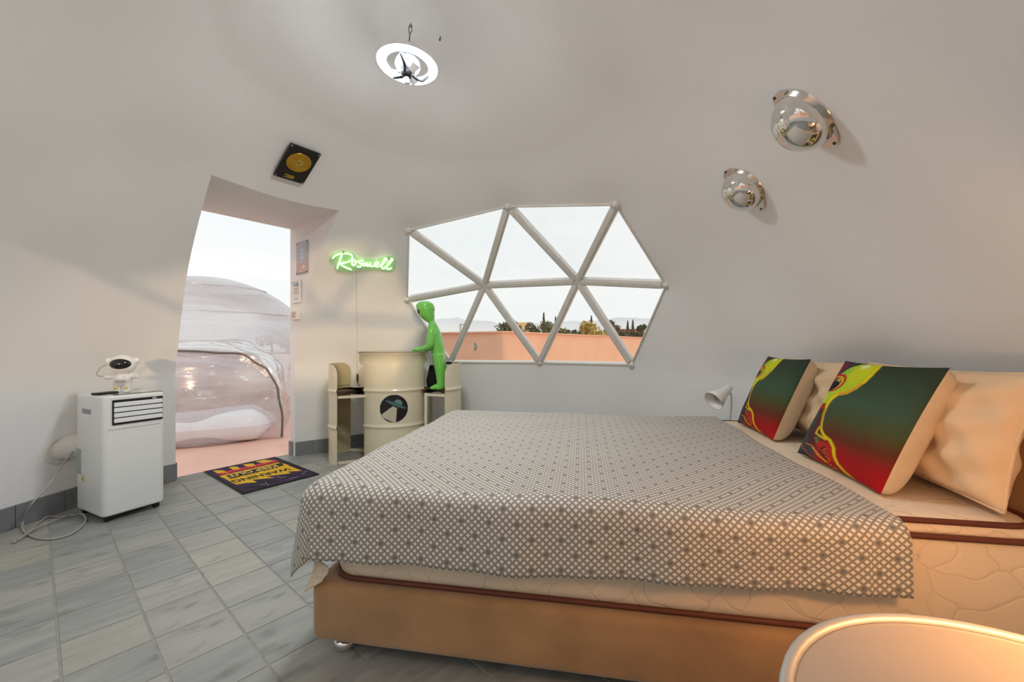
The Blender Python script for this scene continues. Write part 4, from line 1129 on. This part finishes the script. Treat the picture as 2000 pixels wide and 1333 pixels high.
for a, nm in ((facing, 'front_shell'), (facing+math.pi, 'back_shell')):
    mb = MB(); ou, inn = arc_panel(mb, a, HALF, 0, .805, DRD, flare=.16, zf=.74)
    # edge strips and inner skin
    mb.loft([[r[0] for r in ou], [r[0] for r in inn]], cap=False, closed=False, smooth=False); mb.loft([[r[-1] for r in inn], [r[-1] for r in ou]], cap=False, closed=False, smooth=False)
    s_ = mb.build(nm, 'cream_paint', drum); MB().loft(inn, cap=False, closed=False).build('inner_skin', 'cream_inside', s_)
mb = MB(); mb.lathe([(DRD, .80), (DRD, .868), (DRD+.006, .872), (DRD+.008, .877), (DRD+.006, .882), (DRD-.002, .884), (DRD-.006, .874)], n=64); mb.build('rim_band', 'cream_paint', drum)
MB().lathe([(DRD-.007, .80), (DRD-.007, .868)], n=64).build('rim_lining', 'cream_inside', drum)
MB().lathe([(DRD-.004, .876), (.001, .877)], n=48).build('lid', 'alu_dark', drum)
MB().lathe([(DRD+.003, .879), (DRD+.0095, .881), (DRD+.004, .8865), (DRD-.003, .885)], n=64).build('closing_ring', 'duct_ring', drum)
# flying-saucer emblem, flat print on the curved front
def ufo(n):
    U, V = np.meshgrid(np.linspace(-1, 1, n+1), np.linspace(-1, 1, n+1)); rr = np.hypot(U, V); col = np.zeros(U.shape+(3,))
    x = U*510+710; y = 655-V*510
    col[:] = lin((34, 32, 33))
    col[inpoly(x, y, [(670, 570), (815, 640), (778, 1200), (200, 915)])] = lin((196, 186, 160))
    def ell(cx, cy, a, b, rot, c, cond=None):
        ct, st = math.cos(rot), math.sin(rot); X = (x-cx)*ct+(y-cy)*st; Y = -(x-cx)*st+(y-cy)*ct; m = (X/a)**2+(Y/b)**2 < 1
        if cond is not None: m &= cond(X, Y)
        col[m] = lin(c)
    ell(860, 455, 140, 120, .42, (104, 140, 130), lambda X, Y: Y < 30)
    ell(790, 515, 400, 62, .42, (70, 104, 108)); ell(800, 495, 340, 26, .42, (54, 84, 84)); ell(810, 520, 300, 14, .42, (92, 128, 126))
    col[rr > .965] = lin((24, 22, 22))
    return col, rr
n = 90; UC, UR = ufo(n); er = .112; ez = .437; ea = facing-.012
mb = MB(); V = []; idx = {}; F = []; cc = {}
for j in range(n+1):
    for i in range(n+1):
        u, v = 2*i/n-1, 2*j/n-1; a = ea+u*er/DRD; z = ez+v*er
        rr_ = drum_r(z, DRD)+.0012; V.append(Vector((rr_*math.cos(a), rr_*math.sin(a), z)))
for j in range(n):
    for i in range(n):
        if UR[j, i] < 1 and UR[j+1, i] < 1 and UR[j, i+1] < 1 and UR[j+1, i+1] < 1: F.append((j*(n+1)+i, j*(n+1)+i+1, (j+1)*(n+1)+i+1, (j+1)*(n+1)+i))
mb.add(V, F, True); mb.c = {j*(n+1)+i: UC[j, i] for j in range(n+1) for i in range(n+1)}
o = mb.build('saucer_emblem', 'print_gloss', drum); o['label'] = 'round black emblem with teal flying saucer and pale beam'

def stool(label, loc, rz, xf, half=math.radians(52)):
    t = thing('drum_stool', label, 'stool', loc, rz, group='stools cut from drum shells')
    mb = MB(); ou, inn = arc_panel(mb, math.pi, half, .0, .79, .29, ztop_round=.085)
    mb.loft([[r[0] for r in ou], [r[0] for r in inn]], cap=False, closed=False, smooth=False); mb.loft([[r[-1] for r in inn], [r[-1] for r in ou]], cap=False, closed=False, smooth=False)
    mb.loft([ou[-1], inn[-1]], cap=False, closed=False, smooth=False)
    s_ = mb.build('shell_back', 'cream_paint', t); MB().loft(inn, cap=False, closed=False).build('inner_skin', 'cream_inside', s_)
    arc = [Vector((.278*math.cos(math.pi+half*(2*k/16-1)), .278*math.sin(math.pi+half*(2*k/16-1)), .548)) for k in range(17)]
    seat = arc+[Vector((xf+.0, .165, .548)), Vector((xf+.035, .10, .548)), Vector((xf+.035, -.10, .548)), Vector((xf, -.165, .548))]
    MB().poly(seat, .024, Vector((0, 0, 1))).build('seat', 'dark_wood', t)
    for s in (-1, 1):
        MB().box((xf-.012, s*.145, .274), (.024, .024, .548), bev=.003).build('leg', 'cream_paint', t)
        a = Vector((xf-.012, s*.145, .012)); b = Vector((.27*math.cos(math.pi-s*half*.95), .27*math.sin(math.pi-s*half*.95), .012))
        for z in (.012, .532):
            A, B = Vector((a.x, a.y, z)), Vector((b.x, b.y, z)); d = (B-A).normalized()
            MB().box((A+B)/2, ((B-A).length, .02, .02), Matrix((d, Vector((-d.y, d.x, 0)), Vector((0, 0, 1)))).transposed()).build('side_rail', 'cream_paint', t)
    MB().box((xf-.012, 0, .532), (.02, .29, .022)).build('front_rail', 'cream_paint', t)
    return t
ST_L = stool('cream drum shell stool with dark wooden seat left of the drum table', (-1.235, 3.445, 0), math.radians(9), .055)
ST_R = stool('cream drum shell stool right of the drum table carrying the green alien', (-.735, 3.53, 0), math.radians(183), .0)

# inflatable alien standing on the right stool
SEATZ = .572
al = thing('inflatable_alien', 'shiny green inflatable alien leaning on the drum table', 'alien figure', (-.625, 3.47, SEATZ))
SCL = 3.47/FPX
def ap(cx, cy, dy=0): return Vector(((cx/6.06+780-857)*SCL, dy, (757.5-(cy/6.06+560))*SCL))
mb = MB()
hp = crom([ap(378, 415), ap(362, 390), ap(335, 340), ap(318, 290), ap(308, 235), ap(296, 190), ap(285, 158)], 4)
hr = np.interp(np.linspace(0, 1, len(hp)), [0, .12, .35, .6, .8, .93, 1], [.018, .036, .068, .082, .078, .05, .012])
rings = []
for p, r in zip(hp, hr): rings.append([p+Vector((r*.92*math.cos(a), r*.95*math.sin(a), .1*r*math.cos(a))) for a in np.linspace(0, 2*math.pi, 24, endpoint=False)])
mb.loft(rings); mb.ell(ap(345, 250), (.055, .066, .06))
tor = crom([ap(388, 395), ap(398, 440), ap(412, 520), ap(428, 610), ap(448, 700), ap(462, 780), ap(475, 850)], 4)
rx = np.interp(np.linspace(0, 1, len(tor)), [0, .15, .35, .6, .8, 1], [.02, .036, .055, .062, .058, .05]); ry = np.interp(np.linspace(0, 1, len(tor)), [0, .15, .35, .6, .8, 1], [.02, .06, .085, .078, .072, .07])
mb.loft([[p+Vector((a_*math.cos(a), b_*math.sin(a), 0)) for a in np.linspace(0, 2*math.pi, 22, endpoint=False)] for p, a_, b_ in zip(tor, rx, ry)])
for s in (-1, 1):
    leg = crom([ap(468, 790, s*.036), ap(482, 900, s*.04), ap(495, 1000, s*.042), ap(503, 1100, s*.042), ap(505, 1170, s*.042)], 4)
    mb.tube(leg, list(np.interp(np.linspace(0, 1, len(leg)), [0, .3, .7, 1], [.054, .047, .038, .034])), 16)
    mb.ell(ap(470, 1172, s*.042), (.060, .034, .026)); mb.ell(ap(415, 1182, s*.046), (.034, .03, .018)); mb.ell(ap(505, 1165, s*.042), (.036, .033, .032))
    arm = crom([ap(405, 500, s*.085), ap(398, 580, s*.096), ap(388, 680, s*.10), ap(330, 715, s*.09), ap(265, 735, s*.078)], 4)
    mb.tube(arm, list(np.interp(np.linspace(0, 1, len(arm)), [0, .2, .5, .75, 1], [.03, .034, .031, .026, .02])), 14)
    mb.ell(ap(240, 735, s*.075), (.03, .026, .016))
    for k, (fx, fy, ln) in enumerate(((195, 752, 1), (185, 738, 1), (190, 724, 1))):
        mb.tube([ap(245, 735, s*(.075+(k-1)*.014)), ap(210, 722+k*4, s*(.075+(k-1)*.02)), ap(fx-12, 758, s*(.075+(k-1)*.024))], [.012, .0115, .008], 10)
    mb.tube([ap(255, 728, s*.06), ap(235, 705, s*.048), ap(212, 715, s*.046)], [.012, .011, .008], 10)
body = remeshed(mb, 'body', 'alien_green', .0055, al, 10)
for s in (-1, 1):
    M = Matrix.Rotation(s*.75, 3, 'Z')@Matrix.Rotation(.35, 3, 'Y')
    MB().ell(ap(256, 268, s*.038)+Vector((.004, 0, 0)), (.026, .024, .040), M, 14, 10).build('eye', 'eye_black', al)
# black bag on the same stool
bg = thing('bag', 'black fabric bag slumped on the right stool behind the alien', 'bag', (-.70, 3.60, SEATZ))
mb = MB(); mb.loft([rrect(.085*k1, .075*k2, .03*k1, z, 5, dx) for k1, k2, z, dx in ((.8, .8, 0, .0), (1.15, 1.1, .015, 0), (1.3, 1.2, .06, 0), (1.1, 1.1, .12, .005), (1.0, .9, .17, .01), (.95, .6, .19, .012), (.8, .3, .195, .012))]); mb.build('bag_body', 'black_fabric', bg)
MB().tube(crom([(.045, 0, .16), (.09, .0, .2), (.13, -.01, .215), (.165, -.02, .21), (.185, -.03, .17)], 5), .012, 8).build('strap', 'black_fabric', bg)

# ================================================================= NEON SIGN
pL, nL = hit(648, 508); pR, nR = hit(768, 516)
NX = (pR-pL).normalized(); nn = (nL+nR).normalized(); nn = (nn-NX*nn.dot(NX)).normalized(); NY = nn.cross(NX)
if NY.z < 0: NY = -NY
nc = (pL+pR)/2+nn*.03
for k in range(8):      # keep the plate clear of the curved wall
    pass
NR = Matrix((NX, NY, nn)).transposed()
neon = thing('neon_sign', 'green glowing neon script sign on clear backing beside the doorway', 'neon sign', nc, R=NR)
NRI = NR.inverted()
def npx(cx, cy, off=0):
    p = on_plane(cx/12.5+620, cy/12.5+480, nc+nn*off, nn); return NRI@(p-nc)
STK = [
    [(365, 315), (430, 255), (520, 215), (620, 200), (740, 200), (820, 228), (855, 280), (840, 340), (780, 388), (690, 420), (590, 435), (560, 446), (620, 500), (700, 545), (770, 572), (832, 592)],
    [(592, 240), (540, 390), (480, 565)],
    [(925, 385), (880, 370), (843, 410), (850, 470), (885, 490), (925, 455), (930, 400), (985, 398), (1050, 385), (1118, 362), (1030, 385), (1005, 412), (1060, 445), (1078, 480), (1045, 522), (962, 520)],
    [(1075, 478), (1140, 432), (1122, 488), (1160, 494), (1212, 425), (1204, 492), (1248, 500), (1292, 420), (1284, 500), (1335, 510), (1420, 482), (1490, 432), (1462, 404), (1412, 440), (1402, 500), (1455, 522), (1545, 488), (1640, 400), (1690, 335), (1645, 325), (1595, 430), (1568, 530), (1615, 570), (1690, 515), (1785, 420), (1840, 342), (1792, 338), (1725, 450), (1690, 555), (1738, 585), (1815, 552)],
]
for s in STK: MB().tube([npx(p.x, p.y) for p in crom([(a, b, 0) for a, b in s], 6)], .0044, 8).build('neon_tube', 'neon_green', neon)
ol = [(300, 260), (420, 180), (640, 140), (860, 180), (985, 300), (1200, 335), (1450, 345), (1590, 275), (1720, 255), (1890, 280), (1915, 400), (1860, 600), (1650, 622), (1400, 575), (900, 610), (820, 635), (470, 610), (400, 430), (290, 350)]
olp = [npx(p.x, p.y, -.012) for p in crom([(a, b, 0) for a, b in ol], 3, closed=True)]
MB().poly(olp, .004, Vector((0, 0, 1))).build('acrylic_backing', 'acrylic_clear', neon)
for cx, cy in ((640, 172), (1750, 322)):
    p = npx(cx, cy, -.012); MB().lathe([(0, .012), (.005, .012), (.005, -.02), (0, -.02)], p, 10).build('standoff', 'black_plastic', neon)
# its thin lead down the wall to the adapter
w0 = nc+NR@npx(952, 560, -.01)
wl = [w0]+[hit(u, v)[0]+hit(u, v)[1]*.012 for u, v in ((696, 560), (696, 610), (697, 650), (696, 690), (697, 720), (697, 745), (700, 765), (703, 790))]
o = MB().tube(crom(wl, 6), .002, 6).build('sign_lead', 'wire_white', None); tag(o, 'thin pale cable hanging from the neon sign down the wall', 'cable')
pa_, na_ = hit(697, 738)
t = thing('power_adapter', 'small dark inline adapter on the neon sign cable above the left stool', 'adapter', pa_+na_*.02)
MB().lathe([(0, -.04), (.006, -.038), (.010, -.025), (.010, .02), (.005, .035), (0, .04)], n=12).build('adapter_body', 'wire_dark', t)
MB().tube([(0, 0, -.038), (.008, 0, -.06), (.02, 0, -.075)], .003, 6).build('plug_tail', 'wire_dark', t)

# ================================================================= PICTURES IN THE REVEAL
rn = -DF   # faces the opening
def rev_pt(u, v, off=0): return on_plane(u, v, DRr+rn*off, rn)
def rev_panel(u0, u1, v0, v1, off):
    a = rev_pt(u0, (v0+v1)/2, off); b = rev_pt(u1, (v0+v1)/2, off); m = rev_pt((u0+u1)/2, (v0+v1)/2, off)
    m = (a+b)/2; z0, z1 = rev_pt((u0+u1)/2, v1, off).z, rev_pt((u0+u1)/2, v0, off).z; m.z = (z0+z1)/2
    return m, abs((b-a).dot(DE)), z1-z0
RR = Matrix((-DE, Vector((0, 0, 1)), rn)).transposed()
if RR.determinant() < 0: RR = Matrix((DE, Vector((0, 0, 1)), rn)).transposed()
m, w, h = rev_panel(579.5, 601.5, 472, 535, .004)
t = thing('metal_poster', 'grey and pink metal poster on the door reveal, upper of the two pictures', 'poster', m, R=RR)
MB().box((0, 0, .001), (w, h, .005)).build('plate', 'sticker_grey', t)
def post_art(n, m_):
    U, V = np.meshgrid(np.linspace(0, 1, n+1), np.linspace(0, 1, m_+1)); rs = np.random.RandomState(2); c = np.zeros(U.shape+(3,)); c[:] = lin((176, 172, 176))
    g = np.exp(-((U-.5)/.25)**2)*np.clip((V-.3)/.2, 0, 1)*np.clip((.95-V)/.2, 0, 1); c += (np.array(lin((196, 206, 222)))-c)*g[..., None]
    st = (np.sin(U*34+5*V)*np.sin(V*25) > .35) & (V > .35) & (V < .9) & (abs(U-.5) < .35); c[st] = lin((150, 154, 166))
    lo = V < .33; c[lo] = lin((190, 164, 162)); sp_ = ((U-.65)**2+((V-.2)*1.8)**2) < .012; c[sp_] = lin((222, 196, 192))
    sp_ = (abs(V-.08) < .02) & (abs(U-.45) < .2); c[sp_] = lin((214, 186, 160)); c[V < .04] = lin((150, 142, 138)); return c
MB().grid(lambda u, v: Vector(((u-.5)*w*.97, (v-.5)*h*.98, .0042)), 40, 90, smooth=False, col=post_art(40, 90)).build('print', 'print_gloss', t)
for sx in (-1, 1):
    for sy in (-1, 1): MB().lathe([(0, .008), (.005, .007), (.006, .003)], (sx*w*.44, sy*h*.46, 0), 8).build('screw', 'wire_dark', t)
m, w, h = rev_panel(570.5, 587.5, 548, 592, .006)
t = thing('framed_notice', 'small framed white notice with blue heading below the metal poster', 'notice', m, R=RR)
for sx in (-1, 1): MB().box((sx*(w/2-.006), 0, .004), (.012, h, .014)).build('frame_side', 'alu', t)
for sy in (-1, 1): MB().box((0, sy*(h/2-.006), .004), (w-.024, .012, .014)).build('frame_rail', 'alu', t)
MB().box((0, 0, .001), (w-.02, h-.02, .004)).build('paper', 'white_plastic_matte', t)
pm('ink_blue', (120, 160, 196), .7); pm('ink_red', (196, 140, 140), .7)
MB().box((-w*.17, h*.30, .0035), (w*.18, h*.13, .001)).build('heading_block', 'ink_blue', t); MB().box((w*.13, h*.30, .0035), (w*.26, h*.15, .001)).build('heading_block', 'ink_blue', t)
for k, (ww, yy, mt) in enumerate(((.45, .13, 'ink_blue'), (.55, .02, 'ink_red'), (.5, -.08, 'ink_red'), (.06, -.2, 'ink_red'), (.42, -.33, 'ink_blue'))): MB().box((0, h*yy, .0035), (w*ww, h*.035, .001)).build('text_line', mt, t)
m, w, h = rev_panel(571.5, 585, 606, 625, .008)
t = thing('wall_switch', 'small white switch box below the framed notice in the doorway', 'switch', m, R=RR)
MB().box((0, 0, .006), (w, h, .028), bev=.003).build('switch_box', 'socket_white', t); MB().box((0, 0, .021), (w*.5, h*.6, .006), bev=.001).build('rocker', 'poster_pink', t)

# ================================================================= GOLD RECORD
cr = [hit(u, v) for u, v in ((568, 277), (628, 298), (590, 355), (530, 339))]
gc = sum((c[0] for c in cr), Vector())/4; gn = sum((c[1] for c in cr), Vector()).normalized()
gp = [on_plane(u, v, gc+gn*.02, gn) for u, v in ((568, 277), (628, 298), (590, 355), (530, 339))]
ex = ((gp[1]-gp[0])+(gp[2]-gp[3])); ey = ((gp[0]-gp[3])+(gp[1]-gp[2])); GWd, GHt = ex.length/2, ey.length/2
ex.normalize(); ey.normalize()
bis = (ex+ey).normalized(); bip = (ex-ey).normalized(); ex, ey = (bis+bip).normalized(), (bis-bip).normalized()
GRm = Matrix((ex, ey, ex.cross(ey))).transposed()
if ex.cross(ey).dot(gn) < 0: GRm = Matrix((ex, -ey, ex.cross(-ey))).transposed()
gd = thing('gold_record', 'framed gold record on black backing mounted above the doorway', 'wall decoration', gc+gn*.02, R=GRm)
sy_ = 1 if ex.cross(ey).dot(gn) > 0 else -1
MB().box((0, 0, -.006), (GWd, GHt, .012), bev=.002).build('backing', 'record_black', gd)
rr_ = GWd*.385; mb = MB(); prof = []
for k in range(30): r = rr_*(1-k/30); prof.append((r, .0035+.0006*(k % 2)))
prof = [(rr_, 0)]+prof+[(.004, .004)]; mb.lathe(prof, (0, sy_*GHt*.08, 0), 48); mb.build('gold_disc', 'gold', gd)
MB().lathe([(rr_*.34, .0045), (rr_*.33, .0055), (.004, .0055)], (0, sy_*GHt*.08, 0), 32).build('disc_label', 'gold_label', gd)
MB().lathe([(.004, .007), (.002, .0072), (.0005, .0072)], (0, sy_*GHt*.08, 0), 12).build('spindle_hole', 'record_black', gd)
MB().box((-GWd*.06, -sy_*GHt*.385, .002), (GWd*.32, GHt*.10, .003)).build('plaque', 'gold_label', gd)
MB().box((-GWd*.17, -sy_*GHt*.385, .004), (GWd*.05, GHt*.04, .001)).build('plaque_mark', 'record_black', gd)
for a in (-1, 1):
    for b in (-1, 1): MB().lathe([(0, .004), (.006, .003), (.007, 0)], (a*GWd*.45, b*GHt*.46, 0), 10).build('screw', 'alu_dark', gd)

# ================================================================= CHROME HALF-DOME WALL LIGHTS
def chrome_dome(label, e1, e2, k=1.06, hgt=.86):
    p1, n1 = hit(*e1); p2, n2 = hit(*e2); c = (p1+p2)/2; n = (n1+n2+hit((e1[0]+e2[0])/2, (e1[1]+e2[1])/2)[1]).normalized()
    ax = (p2-p1); ln = ax.length; ax = (ax-n*ax.dot(n)).normalized(); R = Matrix((ax, n.cross(ax), n)).transposed()
    t = thing('half_dome_wall_light', label, 'wall light', c+n*.004, R=R, group='polished half-dome wall lights')
    r = ln/2*.86*k
    prof = [(r*math.cos(a), .006+r*hgt*math.sin(a)) for a in np.linspace(0, math.pi/2, 22)]; prof[-1] = (.0006, prof[-1][1])
    MB().lathe([(r, 0)]+prof, n=48).build('polished_dome', 'chrome', t)
    MB().lathe([(r*.985, .014), (r*1.02, .013), (r*1.03, .008), (r*1.055, .007), (r*1.06, .002), (r*1.085, .001), (r*1.09, -.012)], n=48).build('flange', 'flange_steel', t)
    for s in (-1, 1):
        pts = [Vector((s*(r*.9), -r*.62, 0)), Vector((s*(r*1.16), -r*.3, 0)), Vector((s*r*1.27, 0, 0)), Vector((s*r*1.16, r*.3, 0)), Vector((s*r*.9, r*.62, 0))]
        if s < 0: pts = pts[::-1]
        MB().poly(pts, .009, Vector((0, 0, 1))).build('mounting_ear', 'flange_steel', t)
        MB().lathe([(.005, .009), (.005, .0115), (.001, .012)], (s*r*1.19, 0, 0), 10).build('screw', 'wire_dark', t)
chrome_dome('larger polished steel half-dome light, upper right on the curved wall', (1524, 189), (1632, 270))
chrome_dome('smaller polished steel half-dome light, lower left of the pair', (1424, 336), (1488, 402))
p, n = hit(860, 72); t = thing('wall_hook', 'tiny dark screw hook in the ceiling right of the ring lamp', 'hook', p)
MB().tube([p-p, n*.02], .003, 6).build('shank', 'wire_dark', t); MB().lathe([(.003, 0), (.006, .003), (.003, .005)], n*.018, 8).build('head', 'wire_dark', t)

# ================================================================= CEILING RING LAMP WITH FAN
LC = Vector((-.487, 1.90, 2.258)); hk = BVH.ray_cast(Vector((LC.x, LC.y, 1.5)), Vector((0, 0, 1)))[0]
lamp = thing('ring_lamp', 'bright white ring lamp with small fan hanging from the dome', 'lamp', LC, R=Matrix.Rotation(math.radians(4), 3, 'Y'))
Rr, tr = .117, .0215
MB().lathe([(Rr+tr*math.cos(a), .55*tr*math.sin(a)) for a in np.linspace(math.radians(-162), math.radians(-18), 13)], n=64).build('light_ring', 'ring_light', lamp)
MB().lathe([(Rr+tr*1.01*math.cos(a), .56*tr*math.sin(a)+.001) for a in np.linspace(math.radians(-18), math.radians(198), 17)], n=64).build('ring_housing', 'white_plastic', lamp)
MB().lathe([(.018, .056), (.026, .052), (.036, .044), (.046, .032), (.054, .016), (.058, -.005), (.052, -.018), (.033, -.03), (.016, -.034), (.001, -.034)], n=32).build('motor_housing', 'lamp_housing', lamp)
for k in range(3):
    a = math.radians(20+120*k); d = Vector((math.cos(a), math.sin(a), 0)); pdir = Vector((-d.y, d.x, 0))
    MB().tube(crom([d*.03+Vector((0, 0, -.045)), d*.07+pdir*.02+Vector((0, 0, -.044)), d*.10+pdir*.012+Vector((0, 0, -.014))], 5), .0068, 8).build('spoke', 'lamp_grey', lamp)
    b = a+math.radians(60); d2 = Vector((math.cos(b), math.sin(b), 0)); p2 = Vector((-d2.y, d2.x, 0))
    MB().add([d2*.02-p2*.01+Vector((0, 0, -.036)), d2*.078-p2*.024+Vector((0, 0, -.030)), d2*.088+p2*.01+Vector((0, 0, -.042)), d2*.025+p2*.012+Vector((0, 0, -.044))], [(0, 1, 2, 3)]).build('fan_blade', 'white_plastic_matte', lamp)
MB().lathe([(.001, -.03), (.027, -.034), (.029, -.046), (.017, -.056), (.001, -.058)], n=24).build('hub', 'lamp_grey', lamp)
MB().lathe([(.001, -.056), (.009, -.058), (.012, -.072), (.008, -.086), (.001, -.088)], n=16).build('bottom_knob', 'white_plastic', lamp)
MB().tube(crom([(.012, 0, -.05), (.022, 0, -.062), (.02, 0, -.08), (.008, 0, -.088)], 4), .003, 6).build('pull_loop', 'lamp_grey', lamp)
MB().lathe([(.001, .056), (.0155, .056), (.0165, .06), (.0165, .085), (.019, .087), (.019, .098), (.001, .102)], n=20).build('lamp_socket', 'white_plastic_matte', lamp)
top = hk.z-LC.z
MB().tube([(0, 0, .10), (0, 0, top-.05)], .0028, 6).build('suspension_wire', 'wire_dark', lamp)
MB().tube(crom([(0, 0, top-.052), (.008, 0, top-.035), (.006, 0, top-.012), (-.004, 0, top-.012), (-.006, 0, top-.035), (0, 0, top-.052)], 4), .002, 6).build('chain_link', 'wire_dark', lamp)
MB().tube(crom([(0, 0, top+.01), (0, 0, top-.006), (.006, 0, top-.014), (0, 0, top-.02), (-.006, 0, top-.014)], 4), .002, 6).build('ceiling_hook', 'wire_dark', lamp)
